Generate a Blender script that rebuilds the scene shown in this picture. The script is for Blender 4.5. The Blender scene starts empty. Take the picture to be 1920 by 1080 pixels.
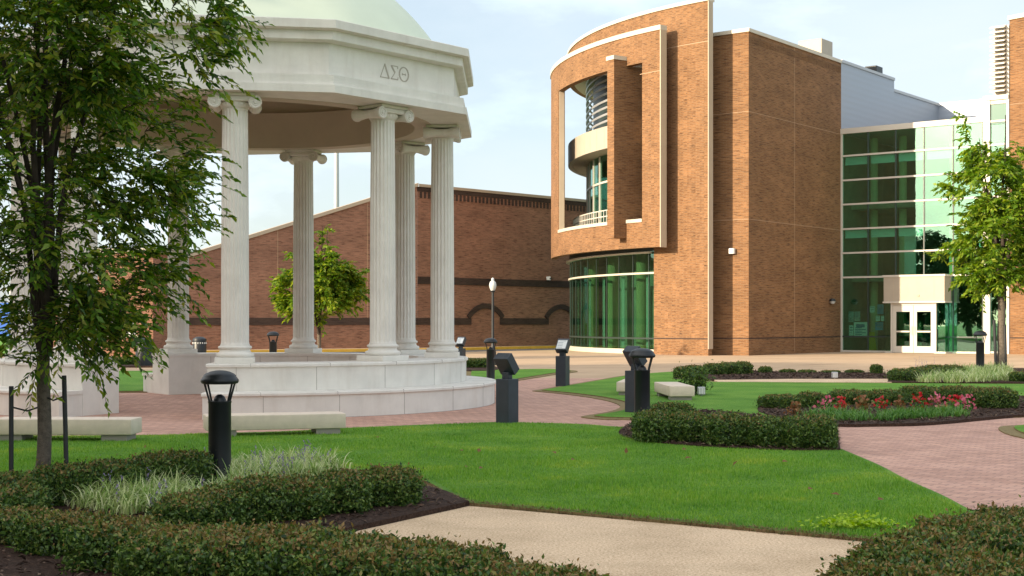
import bpy, bmesh, math, random
import numpy as np
from mathutils import Vector, Matrix
R = math.radians
rng = np.random.default_rng(7)
random.seed(7)
scene = bpy.context.scene
COL = scene.collection

# ------------------------------------------------------------------ camera, sky, sun, exposure
F = 2667.0; CAMZ = 1.6; HOR = 603.0
cd = bpy.data.cameras.new("camera"); cam = bpy.data.objects.new("camera", cd); COL.objects.link(cam)
cam.location = (0, 0, CAMZ); cam.rotation_euler = (R(90), 0, 0)
cd.lens = 50.0; cd.sensor_width = 36.0; cd.shift_y = 63 / 1920
cd.clip_end = 3000; cd.clip_start = 0.05
scene.camera = cam

SUN_AZ = (-0.85, -0.52); SUN_EL = 15.5
sd = bpy.data.lights.new("sun", 'SUN'); sun = bpy.data.objects.new("sun", sd); COL.objects.link(sun)
sd.energy = 3.65; sd.angle = R(0.6); sd.color = (1.0, 0.82, 0.58)
_s = Vector((SUN_AZ[0] * math.cos(R(SUN_EL)), SUN_AZ[1] * math.cos(R(SUN_EL)), math.sin(R(SUN_EL))))
sun.rotation_euler = _s.to_track_quat('Z', 'Y').to_euler()
sun.location = (-40, -20, 40)

world = bpy.data.worlds.new("World"); scene.world = world; world.use_nodes = True
wn = world.node_tree; wn.nodes.clear()
def N(nt, t, **kw):
    n = nt.nodes.new(t)
    for k, v in kw.items():
        if k.startswith('in_'):
            key = k[3:]
            n.inputs[int(key) if key.isdigit() else key.replace('_', ' ')].default_value = v
        else:
            setattr(n, k, v)
    return n
sky = N(wn, 'ShaderNodeTexSky', sky_type='NISHITA', sun_disc=False, sun_elevation=R(SUN_EL),
        sun_rotation=math.atan2(SUN_AZ[0], SUN_AZ[1]), altitude=50, air_density=1.0, dust_density=1.2, ozone_density=1.0)
tc = N(wn, 'ShaderNodeTexCoord')
mp = N(wn, 'ShaderNodeMapping'); mp.inputs['Scale'].default_value = (1.0, 1.0, 2.6); mp.inputs['Location'].default_value = (0.35, 0.1, 0.2)
no = N(wn, 'ShaderNodeTexNoise', in_Scale=2.6, in_Detail=9.0, in_Roughness=0.56, in_Distortion=0.25)
rp = N(wn, 'ShaderNodeValToRGB'); rp.color_ramp.elements[0].position = 0.40; rp.color_ramp.elements[1].position = 0.68
rp.color_ramp.elements[0].color = (0.54, 0.54, 0.54, 1); rp.color_ramp.elements[1].color = (0.97, 0.97, 0.97, 1)
cl = N(wn, 'ShaderNodeMix', data_type='RGBA', blend_type='MIX')
# thin cloud is brightest on the sun's side of the sky (forward scattering)
dt = N(wn, 'ShaderNodeVectorMath', operation='DOT_PRODUCT'); dt.inputs[1].default_value = tuple(_s)
g1 = N(wn, 'ShaderNodeMapRange'); g1.inputs['From Min'].default_value = -0.15; g1.inputs['From Max'].default_value = 1.0; g1.inputs['To Min'].default_value = 0.0; g1.inputs['To Max'].default_value = 1.0
g2 = N(wn, 'ShaderNodeMix', data_type='RGBA'); g2.inputs[6].default_value = (4.35, 4.85, 5.25, 1); g2.inputs[7].default_value = (13.2, 12.6, 11.6, 1)
wn.links.new(tc.outputs['Generated'], dt.inputs[0]); wn.links.new(dt.outputs['Value'], g1.inputs['Value']); wn.links.new(g1.outputs[0], g2.inputs[0]); wn.links.new(g2.outputs[2], cl.inputs[7])
bg = N(wn, 'ShaderNodeBackground', in_Strength=0.095)
wo = N(wn, 'ShaderNodeOutputWorld')
L = wn.links.new
L(tc.outputs['Generated'], mp.inputs['Vector']); L(mp.outputs[0], no.inputs['Vector']); L(no.outputs['Fac'], rp.inputs[0])
n3 = N(wn, 'ShaderNodeTexNoise', in_Scale=5.5, in_Detail=8.0, in_Roughness=0.55)      # brighter puffs and wisps
r3 = N(wn, 'ShaderNodeMapRange'); r3.inputs['From Min'].default_value = 0.50; r3.inputs['From Max'].default_value = 0.68; r3.inputs['To Min'].default_value = 1.0; r3.inputs['To Max'].default_value = 1.30
pf = N(wn, 'ShaderNodeMix', data_type='RGBA', blend_type='MULTIPLY'); pf.inputs[0].default_value = 1.0
L(mp.outputs[0], n3.inputs['Vector']); L(n3.outputs['Fac'], r3.inputs['Value'])
L(rp.outputs[0], cl.inputs[0]); L(sky.outputs[0], cl.inputs[6]); L(cl.outputs[2], pf.inputs[6]); L(r3.outputs[0], pf.inputs[7]); L(pf.outputs[2], bg.inputs[0]); L(bg.outputs[0], wo.inputs[0])

scene.view_settings.view_transform = 'Standard'; scene.view_settings.look = 'None'
scene.view_settings.exposure = 1.12; scene.view_settings.gamma = 1.0; scene.view_settings.use_curve_mapping = False
scene.render.engine = 'CYCLES'
scene.cycles.max_bounces = 6; scene.cycles.transparent_max_bounces = 12
scene.cycles.use_denoising = True

# ------------------------------------------------------------------ helpers
def G(px, py, z=0.0):
    Y = (CAMZ - z) * F / (py - HOR)
    return ((px - 960) / F * Y, Y)
def at(px, py, Y):
    return ((px - 960) / F * Y, Y, CAMZ - (py - HOR) / F * Y)
def zat(py, Y): return CAMZ - (py - HOR) / F * Y
ORIG = {}
def link(o, parent=None):
    COL.objects.link(o)
    if parent is not None: o.parent = parent
    return o
def tag(o, label=None, cat=None, group=None, kind=None):
    if label: o['label'] = label
    if cat: o['category'] = cat
    if group: o['group'] = group
    if kind: o['kind'] = kind
    return o
def thing(name, loc, label, cat, group=None, rz=0.0):
    o = bpy.data.objects.new(name, None); o.empty_display_size = 0.2
    COL.objects.link(o); o.location = loc; o.rotation_euler = (0, 0, rz)
    ORIG[o.name] = np.array([loc[0], loc[1], loc[2] if len(loc) > 2 else 0.0]) if rz == 0 else np.zeros(3)
    return tag(o, label, cat, group)
def dup(o, loc, rz=0.0, label=None, scale=None):
    def cp(s, p=None):
        c = s.copy(); COL.objects.link(c)
        if p is not None: c.parent = p
        for ch in s.children: cp(ch, c)
        return c
    r = cp(o); r.location = loc; r.rotation_euler = (0, 0, rz)
    if scale: r.scale = scale
    if label: r['label'] = label
    return r

class MB:
    """collects polygons in world space and links them as ONE mesh object"""
    def __init__(s): s.v = []; s.f = []; s.m = []
    def add(s, vs, fs, mi=0):
        b = len(s.v); s.v += [tuple(map(float, p)) for p in vs]
        s.f += [tuple(i + b for i in f) for f in fs]; s.m += [mi] * len(fs)
        return s
    def box(s, c, size, rz=0.0, mi=0, rx=0.0, ry=0.0):
        hx, hy, hz = size[0] / 2, size[1] / 2, size[2] / 2
        M = Matrix.Rotation(rz, 3, 'Z') @ Matrix.Rotation(ry, 3, 'Y') @ Matrix.Rotation(rx, 3, 'X')
        vs = [Vector(c) + M @ Vector((x, y, z)) for x in (-hx, hx) for y in (-hy, hy) for z in (-hz, hz)]
        return s.add(vs, [(0, 1, 3, 2), (4, 6, 7, 5), (0, 4, 5, 1), (2, 3, 7, 6), (0, 2, 6, 4), (1, 5, 7, 3)], mi)
    def bbox(s, c, size, b=0.02, rz=0.0, mi=0):
        """box with chamfered edges"""
        bm = bmesh.new(); bmesh.ops.create_cube(bm, size=1.0)
        bmesh.ops.scale(bm, vec=size, verts=bm.verts)
        bmesh.ops.bevel(bm, geom=bm.edges[:], offset=b, segments=2, affect='EDGES', profile=0.5)
        bmesh.ops.rotate(bm, cent=(0, 0, 0), matrix=Matrix.Rotation(rz, 3, 'Z'), verts=bm.verts)
        bmesh.ops.translate(bm, vec=c, verts=bm.verts)
        bm.verts.index_update()
        s.add([v.co for v in bm.verts], [[v.index for v in f.verts] for f in bm.faces], mi); bm.free(); return s
    def seg(s, a, b, t, z0, z1, mi=0, off=0.0):
        """upright slab along plan line a->b, thickness t to its left side (off shifts it)"""
        d = Vector((b[0] - a[0], b[1] - a[1])); d.normalize(); n = Vector((-d.y, d.x))
        p = [(a[0] + n.x * off, a[1] + n.y * off), (b[0] + n.x * off, b[1] + n.y * off),
             (b[0] + n.x * (off + t), b[1] + n.y * (off + t)), (a[0] + n.x * (off + t), a[1] + n.y * (off + t))]
        return s.prism(p, z0, z1, mi)
    def prism(s, poly, z0, z1, mi=0):
        n = len(poly); A = sum(poly[i][0] * poly[(i + 1) % n][1] - poly[(i + 1) % n][0] * poly[i][1] for i in range(n))
        if A < 0: poly = poly[::-1]
        vs = [(p[0], p[1], z0) for p in poly] + [(p[0], p[1], z1) for p in poly]
        fs = [tuple(range(n))[::-1], tuple(range(n, 2 * n))] + [(i, (i + 1) % n, n + (i + 1) % n, n + i) for i in range(n)]
        return s.add(vs, fs, mi)
    def arc(s, O, r0, r1, a0, a1, z0, z1, n=24, mi=0):
        """solid ring segment"""
        return s.revolve(O, [(r0, z0), (r1, z0), (r1, z1), (r0, z1)], a0, a1, n, mi)
    def revolve(s, O, prof, a0, a1, n=32, mi=0, closed_prof=True, rot=0.0):
        full = abs((a1 - a0) - 2 * math.pi) < 1e-6
        k = len(prof); vs = []; m = n if full else n + 1
        for i in range(m):
            a = a0 + (a1 - a0) * i / n + rot
            for r, z in prof: vs.append((O[0] + r * math.cos(a), O[1] + r * math.sin(a), z))
        fs = []
        for i in range(n):
            j = (i + 1) % m
            for q in range(k if closed_prof else k - 1):
                q2 = (q + 1) % k
                fs.append((i * k + q, j * k + q, j * k + q2, i * k + q2))
        if not full and closed_prof:
            fs.append(tuple(range(k))); fs.append(tuple((m - 1) * k + q for q in range(k))[::-1])
        return s.add(vs, fs, mi)
    def lathe(s, c, prof, n=24, mi=0):
        """closed lathe about z, prof bottom to top"""
        p = [(max(r, 1e-4), z + c[2]) for r, z in prof]
        s.revolve((c[0], c[1]), p, 0, 2 * math.pi, n, mi, closed_prof=False)
        b = len(s.v) - n * len(p); k = len(p)
        s.f += [tuple(b + i * k for i in range(n))[::-1], tuple(b + i * k + k - 1 for i in range(n))]; s.m += [mi, mi]
        return s
    def tube(s, pts, rad, n=8, mi=0, cap=True):
        pts = [Vector(p) for p in pts]; m = len(pts)
        rad = [rad] * m if not hasattr(rad, '__len__') else rad
        b = len(s.v); up = None
        for i, p in enumerate(pts):
            t = (pts[min(i + 1, m - 1)] - pts[max(i - 1, 0)]).normalized()
            if up is None: up = t.orthogonal().normalized()
            up = (up - t * up.dot(t)).normalized(); w = t.cross(up)
            for k in range(n):
                a = 2 * math.pi * k / n; q = p + (up * math.cos(a) + w * math.sin(a)) * rad[i]; s.v.append(tuple(q))
        for i in range(m - 1):
            for k in range(n):
                k2 = (k + 1) % n; s.f.append((b + i * n + k, b + i * n + k2, b + (i + 1) * n + k2, b + (i + 1) * n + k)); s.m.append(mi)
        if cap:
            s.f += [tuple(b + k for k in range(n))[::-1], tuple(b + (m - 1) * n + k for k in range(n))]; s.m += [mi, mi]
        return s
    def build(s, name, mats, parent=None, smooth=None, fixn=True):
        me = bpy.data.meshes.new(name)
        o0 = np.zeros(3); p = parent
        while p is not None and p.parent is not None: p = p.parent
        if p is not None: o0 = ORIG.get(p.name, np.zeros(3))
        V = np.array(s.v)
        me.from_pydata([tuple(x) for x in (V - o0)], [], s.f)
        for mm in (mats if isinstance(mats, (list, tuple)) else [mats]): me.materials.append(mm)
        me.polygons.foreach_set('material_index', s.m)
        if fixn:
            bm = bmesh.new(); bm.from_mesh(me); bmesh.ops.recalc_face_normals(bm, faces=bm.faces); bm.to_mesh(me); bm.free()
        uv = me.uv_layers.new(name='uv')
        dat = np.zeros(len(me.loops) * 2)
        for pl in me.polygons:
            n = pl.normal
            if abs(n.z) > 0.8: ux, uy = None, None
            else:
                l = math.hypot(n.x, n.y); ux, uy = -n.y / l, n.x / l
            for li in pl.loop_indices:
                w = V[me.loops[li].vertex_index]
                if ux is None: dat[2 * li] = w[0]; dat[2 * li + 1] = w[1]
                else: dat[2 * li] = w[0] * ux + w[1] * uy; dat[2 * li + 1] = w[2]
        uv.data.foreach_set('uv', dat)
        if smooth:
            me.polygons.foreach_set('use_smooth', [True] * len(me.polygons))
            me.set_sharp_from_angle(angle=R(smooth))
        o = bpy.data.objects.new(name, me)
        return link(o, parent)

def build_each(mb, name, mats, parent=None, smooth=None):
    """one object per connected piece"""
    par = list(range(len(mb.v)))
    def fd(i):
        while par[i] != i: par[i] = par[par[i]]; i = par[i]
        return i
    for f in mb.f:
        for j in f[1:]: par[fd(j)] = fd(f[0])
    grp = {}
    for k, f in enumerate(mb.f): grp.setdefault(fd(f[0]), []).append(k)
    for ks in grp.values():
        q = MB(); idx = {}
        for k in ks:
            for i in mb.f[k]:
                if i not in idx: idx[i] = len(q.v); q.v.append(mb.v[i])
            q.f.append(tuple(idx[i] for i in mb.f[k])); q.m.append(mb.m[k])
        q.build(name, mats, parent, smooth)

def raw_mesh(name, V, Fq, mats, parent=None, mi=None):
    """fast mesh from numpy arrays; V in world space"""
    o0 = np.zeros(3); p = parent
    while p is not None and p.parent is not None: p = p.parent
    if p is not None: o0 = ORIG.get(p.name, np.zeros(3))
    V = np.asarray(V, float) - o0; k = Fq.shape[1]
    me = bpy.data.meshes.new(name)
    me.vertices.add(len(V)); me.vertices.foreach_set('co', V.ravel().astype(np.float32))
    me.loops.add(Fq.size); me.loops.foreach_set('vertex_index', Fq.ravel().astype(np.int32))
    me.polygons.add(len(Fq)); me.polygons.foreach_set('loop_start', np.arange(0, Fq.size, k, dtype=np.int32))
    for mm in (mats if isinstance(mats, (list, tuple)) else [mats]): me.materials.append(mm)
    if mi is not None: me.polygons.foreach_set('material_index', np.asarray(mi, np.int32))
    me.update(calc_edges=True); me.validate()
    o = bpy.data.objects.new(name, me)
    return link(o, parent)

def unit(a): return a / np.maximum(np.linalg.norm(a, axis=1, keepdims=True), 1e-9)
def leaves(name, P, axis, nrm, Ln, Wd, mats, parent=None, mi=None, fold=0.18):
    """diamond leaves, slightly folded along the midrib"""
    axis = unit(axis); side = unit(np.cross(axis, nrm)); nn = np.cross(side, axis)
    Ln = np.broadcast_to(np.asarray(Ln, float).reshape(-1, 1), (len(P), 1)); Wd = np.broadcast_to(np.asarray(Wd, float).reshape(-1, 1), (len(P), 1))
    b = P - axis * Ln * .5; t = P + axis * Ln * .5 - nn * Ln * .10
    l = P - axis * Ln * .08 + side * Wd * .5 + nn * Wd * fold; r = P - axis * Ln * .08 - side * Wd * .5 + nn * Wd * fold
    V = np.stack([b, r, t, l], 1).reshape(-1, 3)
    Fq = np.arange(len(V)).reshape(-1, 4)
    return raw_mesh(name, V, Fq, mats, parent, mi)

def inpoly(P, poly):
    x, y = P[:, 0], P[:, 1]; c = np.zeros(len(P), bool); n = len(poly)
    for i in range(n):
        x1, y1 = poly[i]; x2, y2 = poly[(i + 1) % n]
        if y1 == y2: continue
        c ^= ((y1 > y) != (y2 > y)) & (x < (x2 - x1) * (y - y1) / (y2 - y1) + x1)
    return c
def scatter(poly, n, wfun=None):
    A = np.array(poly); lo, hi = A.min(0), A.max(0); out = []; got = 0
    while got < n:
        P = lo + (hi - lo) * rng.random((n * 2, 2)); P = P[inpoly(P, poly)]
        if wfun is not None: P = P[rng.random(len(P)) < wfun(P)]
        out.append(P); got += len(P)
        if len(P) == 0: break
    return np.concatenate(out)[:n]
def smoothpoly(pts, k=5):
    """Catmull-Rom through closed px polygon"""
    n = len(pts); out = []
    for i in range(n):
        p0, p1, p2, p3 = [np.array(pts[(i + j - 1) % n], float) for j in range(4)]
        if len(pts[i]) > 2 or len(pts[(i + 1) % n]) > 2:       # third value = keep this corner hard
            out.append(tuple(p1[:2])); continue
        p0, p1, p2, p3 = p0[:2], p1[:2], p2[:2], p3[:2]
        for q in range(k):
            t = q / k
            out.append(tuple(.5 * (2 * p1 + (p2 - p0) * t + (2 * p0 - 5 * p1 + 4 * p2 - p3) * t * t + (3 * p1 - p0 - 3 * p2 + p3) * t ** 3)))
    return out
def GP(pts, k=5):
    g = [G(*p[:2]) + (tuple(p[2:])) for p in pts]
    return smoothpoly(g, k)
def sheet(name, poly, z, mats, skirt=0.0, parent=None, dome=0.0, res=0.0):
    bm = bmesh.new(); vs = [bm.verts.new((p[0], p[1], z)) for p in poly]
    f = bm.faces.new(vs); bm.normal_update()
    if f.normal.z < 0: f.normal_flip()
    if skirt:
        ex = bmesh.ops.extrude_edge_only(bm, edges=f.edges[:])
        for e in ex['geom']:
            if isinstance(e, bmesh.types.BMVert): e.co.z = z - skirt
        for ff in bm.faces:
            if ff is not f: ff.material_index = 1 if isinstance(mats, (list, tuple)) and len(mats) > 1 else 0
    bmesh.ops.triangulate(bm, faces=[f])
    me = bpy.data.meshes.new(name); bm.to_mesh(me); bm.free()
    for mm in (mats if isinstance(mats, (list, tuple)) else [mats]): me.materials.append(mm)
    return link(bpy.data.objects.new(name, me), parent)

# ------------------------------------------------------------------ materials
def mat(name, base, rough=0.7, var=0.0, vscale=4.0, bump=0.0, bscale=60.0, metal=0.0, spec=0.5, dark=None, detail=6.0, streak=0.0):
    m = bpy.data.materials.new(name); m.use_nodes = True; nt = m.node_tree
    b = nt.nodes['Principled BSDF']
    b.inputs['Roughness'].default_value = rough; b.inputs['Metallic'].default_value = metal
    b.inputs['Specular IOR Level'].default_value = spec
    b.inputs['Base Color'].default_value = (*base, 1)
    if var or bump:
        t = N(nt, 'ShaderNodeTexCoord')
    if var:
        n1 = N(nt, 'ShaderNodeTexNoise', in_Scale=vscale, in_Detail=detail, in_Roughness=0.62)
        mx = N(nt, 'ShaderNodeMix', data_type='RGBA')
        d = dark if dark else tuple(c * (1 - var) for c in base)
        l = tuple(min(1, c * (1 + var * .6)) for c in base)
        mx.inputs[6].default_value = (*d, 1); mx.inputs[7].default_value = (*l, 1)
        mr = N(nt, 'ShaderNodeMapRange'); mr.inputs['From Min'].default_value = .3; mr.inputs['From Max'].default_value = .7
        nt.links.new(t.outputs['Object'], n1.inputs['Vector']); nt.links.new(n1.outputs['Fac'], mr.inputs['Value'])
        nt.links.new(mr.outputs[0], mx.inputs[0]); res = mx.outputs[2]
        if streak:      # weathering: vertical rain stains and blotches
            ms = N(nt, 'ShaderNodeMapping'); ms.inputs['Scale'].default_value = (3.2, 3.2, 0.45)
            ns = N(nt, 'ShaderNodeTexNoise', in_Scale=1.3, in_Detail=7.0, in_Roughness=0.7); rs = N(nt, 'ShaderNodeMapRange'); rs.inputs['From Min'].default_value = .50; rs.inputs['From Max'].default_value = .72
            rs.inputs['To Max'].default_value = streak; xs = N(nt, 'ShaderNodeMix', data_type='RGBA', blend_type='MULTIPLY'); xs.inputs[7].default_value = (.62, .52, .43, 1)
            nt.links.new(t.outputs['Object'], ms.inputs[0]); nt.links.new(ms.outputs[0], ns.inputs['Vector']); nt.links.new(ns.outputs['Fac'], rs.inputs['Value']); nt.links.new(rs.outputs[0], xs.inputs[0]); nt.links.new(res, xs.inputs[6]); res = xs.outputs[2]
        nt.links.new(res, b.inputs['Base Color'])
    if bump:
        n2 = N(nt, 'ShaderNodeTexNoise', in_Scale=bscale, in_Detail=5.0)
        bp = N(nt, 'ShaderNodeBump', in_Strength=bump, in_Distance=0.02)
        nt.links.new(t.outputs['Object'], n2.inputs['Vector']); nt.links.new(n2.outputs['Fac'], bp.inputs['Height'])
        nt.links.new(bp.outputs[0], b.inputs['Normal'])
    return m

def brick_mat(name, c1, c2, mortar, dark, bw=0.30, bh=0.076, ms=0.010, rough=0.85, patch=0.35):
    m = bpy.data.materials.new(name); m.use_nodes = True; nt = m.node_tree; b = nt.nodes['Principled BSDF']
    b.inputs['Roughness'].default_value = rough; b.inputs['Specular IOR Level'].default_value = 0.25
    uv = N(nt, 'ShaderNodeUVMap'); uv.uv_map = 'uv'
    br = N(nt, 'ShaderNodeTexBrick', offset=0.5, squash=1.0)
    br.inputs['Scale'].default_value = 1.0; br.inputs['Brick Width'].default_value = bw; br.inputs['Row Height'].default_value = bh
    br.inputs['Mortar Size'].default_value = ms; br.inputs['Mortar Smooth'].default_value = 0.2; br.inputs['Bias'].default_value = -0.1
    br.inputs['Color1'].default_value = (*c1, 1); br.inputs['Color2'].default_value = (*c2, 1); br.inputs['Mortar'].default_value = (*mortar, 1)
    nt.links.new(uv.outputs[0], br.inputs['Vector'])
    # sparse dark bricks: noise stretched along the courses, stepped by course
    mp = N(nt, 'ShaderNodeMapping'); mp.inputs['Scale'].default_value = (1.1, 13.2, 1.0)
    nd = N(nt, 'ShaderNodeTexNoise', in_Scale=1.6, in_Detail=4.0, in_Roughness=0.7)
    rp = N(nt, 'ShaderNodeMapRange'); rp.inputs['From Min'].default_value = .53; rp.inputs['From Max'].default_value = .63
    mx = N(nt, 'ShaderNodeMix', data_type='RGBA'); mx.inputs[7].default_value = (*dark, 1)
    nt.links.new(uv.outputs[0], mp.inputs[0]); nt.links.new(mp.outputs[0], nd.inputs['Vector']); nt.links.new(nd.outputs['Fac'], rp.inputs['Value'])
    mul = N(nt, 'ShaderNodeMath', operation='MULTIPLY'); mul.inputs[1].default_value = 0.95
    nt.links.new(rp.outputs[0], mul.inputs[0]); nt.links.new(mul.outputs[0], mx.inputs[0]); nt.links.new(br.outputs['Color'], mx.inputs[6])
    # broad tone patches of different firings
    np_ = N(nt, 'ShaderNodeTexNoise', in_Scale=0.45, in_Detail=5.0, in_Roughness=0.6)
    mpp = N(nt, 'ShaderNodeMapping'); mpp.inputs['Scale'].default_value = (1.0, 2.4, 1.0)
    rr = N(nt, 'ShaderNodeMapRange'); rr.inputs['From Min'].default_value = .3; rr.inputs['From Max'].default_value = .7
    rr.inputs['To Min'].default_value = 1 - patch; rr.inputs['To Max'].default_value = 1 + patch * .5
    ml = N(nt, 'ShaderNodeMix', data_type='RGBA', blend_type='MULTIPLY'); ml.inputs[0].default_value = 1.0
    nt.links.new(uv.outputs[0], mpp.inputs[0]); nt.links.new(mpp.outputs[0], np_.inputs['Vector']); nt.links.new(np_.outputs['Fac'], rr.inputs['Value'])
    nt.links.new(mx.outputs[2], ml.inputs[6]); nt.links.new(rr.outputs[0], ml.inputs[7])
    nt.links.new(ml.outputs[2], b.inputs['Base Color'])
    bp = N(nt, 'ShaderNodeBump', in_Strength=0.35, in_Distance=0.006, invert=True)
    nt.links.new(br.outputs['Fac'], bp.inputs['Height']); nt.links.new(bp.outputs[0], b.inputs['Normal'])
    return m

def leaf_mat(name, cols, trans=0.35, rough=0.5, spec=0.35, patch=None):
    """per-leaf colour from a ramp over Random Per Island"""
    m = bpy.data.materials.new(name); m.use_nodes = True; nt = m.node_tree; b = nt.nodes['Principled BSDF']
    b.inputs['Roughness'].default_value = rough; b.inputs['Specular IOR Level'].default_value = spec
    g = N(nt, 'ShaderNodeNewGeometry'); rp = N(nt, 'ShaderNodeValToRGB'); cr = rp.color_ramp
    while len(cr.elements) < len(cols): cr.elements.new(0.5)
    for i, c in enumerate(cols): cr.elements[i].position = i / (len(cols) - 1); cr.elements[i].color = (*c, 1)
    tr = N(nt, 'ShaderNodeBsdfTranslucent'); mx = N(nt, 'ShaderNodeMixShader', in_Fac=trans)
    hs = N(nt, 'ShaderNodeHueSaturation', in_Saturation=1.15, in_Value=1.3)
    out = nt.nodes['Material Output']; l = nt.links.new
    l(g.outputs['Random Per Island'], rp.inputs[0]); colr = rp.outputs[0]
    if patch:
        t = N(nt, 'ShaderNodeTexCoord'); pm = N(nt, 'ShaderNodeMapping'); pm.inputs['Scale'].default_value = (1, 1, 0); pn = N(nt, 'ShaderNodeTexNoise', in_Scale=patch, in_Detail=7.0, in_Roughness=0.68)
        pr = N(nt, 'ShaderNodeValToRGB'); pe = pr.color_ramp; pe.elements.new(.5); pe.elements.new(.6)
        for e, (p_, c_) in zip(pe.elements, [(.30, (.60, .70, .70)), (.44, (.95, .96, .95)), (.55, (1.1, 1.03, 1.0)), (.68, (1.8, 1.22, 1.2))]): e.position = p_; e.color = (*c_, 1)
        pm2 = N(nt, 'ShaderNodeMix', data_type='RGBA', blend_type='MULTIPLY'); pm2.inputs[0].default_value = 1.0
        l(t.outputs['Object'], pm.inputs[0]); l(pm.outputs[0], pn.inputs['Vector']); l(pn.outputs['Fac'], pr.inputs[0]); l(colr, pm2.inputs[6]); l(pr.outputs[0], pm2.inputs[7]); colr = pm2.outputs[2]
    l(colr, b.inputs['Base Color']); l(colr, hs.inputs['Color']); l(hs.outputs[0], tr.inputs['Color'])
    l(b.outputs[0], mx.inputs[1]); l(tr.outputs[0], mx.inputs[2]); l(mx.outputs[0], out.inputs['Surface'])
    return m

def glass_mat(name, tint, refl=0.12, ior=1.5, rough=0.0):
    m = bpy.data.materials.new(name); m.use_nodes = True; nt = m.node_tree; nt.nodes.remove(nt.nodes['Principled BSDF'])
    tr = N(nt, 'ShaderNodeBsdfTransparent'); tr.inputs[0].default_value = (*tint, 1)
    gl = N(nt, 'ShaderNodeBsdfGlossy'); gl.inputs['Roughness'].default_value = rough; gl.inputs['Color'].default_value = (0.64, 0.98, 0.88, 1)
    lw = N(nt, 'ShaderNodeLayerWeight', in_Blend=0.5); pw = N(nt, 'ShaderNodeMath', operation='POWER'); pw.inputs[1].default_value = 4.0
    nt.links.new(lw.outputs['Facing'], pw.inputs[0])
    fr = N(nt, 'ShaderNodeMath', operation='MULTIPLY'); fr.inputs[1].default_value = 0.75; nt.links.new(pw.outputs[0], fr.inputs[0])
    ad = N(nt, 'ShaderNodeMath', operation='ADD', use_clamp=True); ad.inputs[1].default_value = refl
    # slight waviness of real panes
    t = N(nt, 'ShaderNodeTexCoord'); n2 = N(nt, 'ShaderNodeTexNoise', in_Scale=0.7, in_Detail=1.0)
    bp = N(nt, 'ShaderNodeBump', in_Strength=0.12, in_Distance=0.03)
    nt.links.new(t.outputs['Object'], n2.inputs['Vector']); nt.links.new(n2.outputs['Fac'], bp.inputs['Height']); nt.links.new(bp.outputs[0], gl.inputs['Normal'])
    mx = N(nt, 'ShaderNodeMixShader'); out = nt.nodes['Material Output']; l = nt.links.new
    l(fr.outputs[0], ad.inputs[0]); l(ad.outputs[0], mx.inputs[0]); l(tr.outputs[0], mx.inputs[1]); l(gl.outputs[0], mx.inputs[2]); l(mx.outputs[0], out.inputs['Surface'])
    return m

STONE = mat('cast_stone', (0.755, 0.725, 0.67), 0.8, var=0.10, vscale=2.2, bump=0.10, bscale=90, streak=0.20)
STONE_IN = mat('shaded_soffit_stone', (0.52, 0.44, 0.35), 0.9, var=0.08, vscale=1.5, bump=0.1, bscale=120)  # pavilion stone darkened and browned to carry soffit shade and paver bounce
STONE_SEAM = mat('stone_seam', (0.34, 0.31, 0.28), 0.9)  # joint colour, reused for the painted shadow line at the step foot
STONE_CUT = mat('carved_stone', (0.42, 0.38, 0.32), 0.9)
DOME = mat('painted_dome', (0.66, 0.72, 0.58), 0.6, var=0.05, vscale=1.0)
BENCH = mat('precast_bench', (0.70, 0.59, 0.48), 0.8, var=0.09, vscale=9, bump=0.15, bscale=160)
BLACK = mat('black_powder_coat', (0.010, 0.013, 0.017), 0.42, var=0.3, vscale=8, bump=0.05, bscale=200)
SLATE = mat('slate_blue_paint', (0.030, 0.040, 0.055), 0.45, var=0.2, vscale=6)
SCREENM = mat('display_panel', (0.72, 0.74, 0.74), 0.35)
INK = mat('panel_print', (0.25, 0.30, 0.36), 0.6)
TANBRICK = brick_mat('tan_brick', (0.275, 0.138, 0.060), (0.190, 0.090, 0.040), (0.25, 0.165, 0.10), (0.075, 0.040, 0.024), patch=0.22)
REDBRICK = brick_mat('red_brick', (0.345, 0.168, 0.110), (0.255, 0.124, 0.083), (0.31, 0.19, 0.13), (0.10, 0.046, 0.032), patch=0.22)
DARKBRICK = brick_mat('dark_brick', (0.075, 0.045, 0.034), (0.055, 0.035, 0.028), (0.08, 0.06, 0.05), (0.03, 0.02, 0.018))
SOLDIER = brick_mat('soldier_brick', (0.22, 0.115, 0.050), (0.15, 0.076, 0.034), (0.22, 0.14, 0.09), (0.07, 0.037, 0.022), bw=0.10, bh=0.5)
COPING = mat('cream_metal_coping', (0.54, 0.50, 0.42), 0.5, var=0.06, vscale=2)
BEIGE = mat('beige_trim', (0.44, 0.36, 0.27), 0.6, var=0.06, vscale=2)
CREAMPANEL = mat('cream_metal_panel', (0.40, 0.345, 0.275), 0.5, var=0.05, vscale=2)
JOINT = mat('joint_sealant', (0.40, 0.27, 0.17), 0.9)
WHITEFRAME = mat('white_frame', (0.56, 0.52, 0.46), 0.45)
DARKFRAME = mat('dark_mullion', (0.03, 0.045, 0.04), 0.4)
GREYMETAL = mat('grey_metal', (0.42, 0.43, 0.45), 0.4, metal=0.3)
GLASS = glass_mat('green_glass', (0.58, 0.84, 0.75), 0.17)
GLASSC = glass_mat('curved_green_glass', (0.46, 0.64, 0.56), 0.09)
DOORGLASS = glass_mat('door_glass', (0.45, 0.66, 0.56), 0.05)
TEALPANEL = mat('teal_spandrel_glass', (0.10, 0.20, 0.17), 0.12)
INTWALL = mat('interior_wall', (0.34, 0.28, 0.20), 0.9, var=0.2, vscale=0.8)
INTPALE = mat('pale_lobby_wall', (0.62, 0.62, 0.52), 0.9, var=0.35, vscale=0.7)
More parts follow.
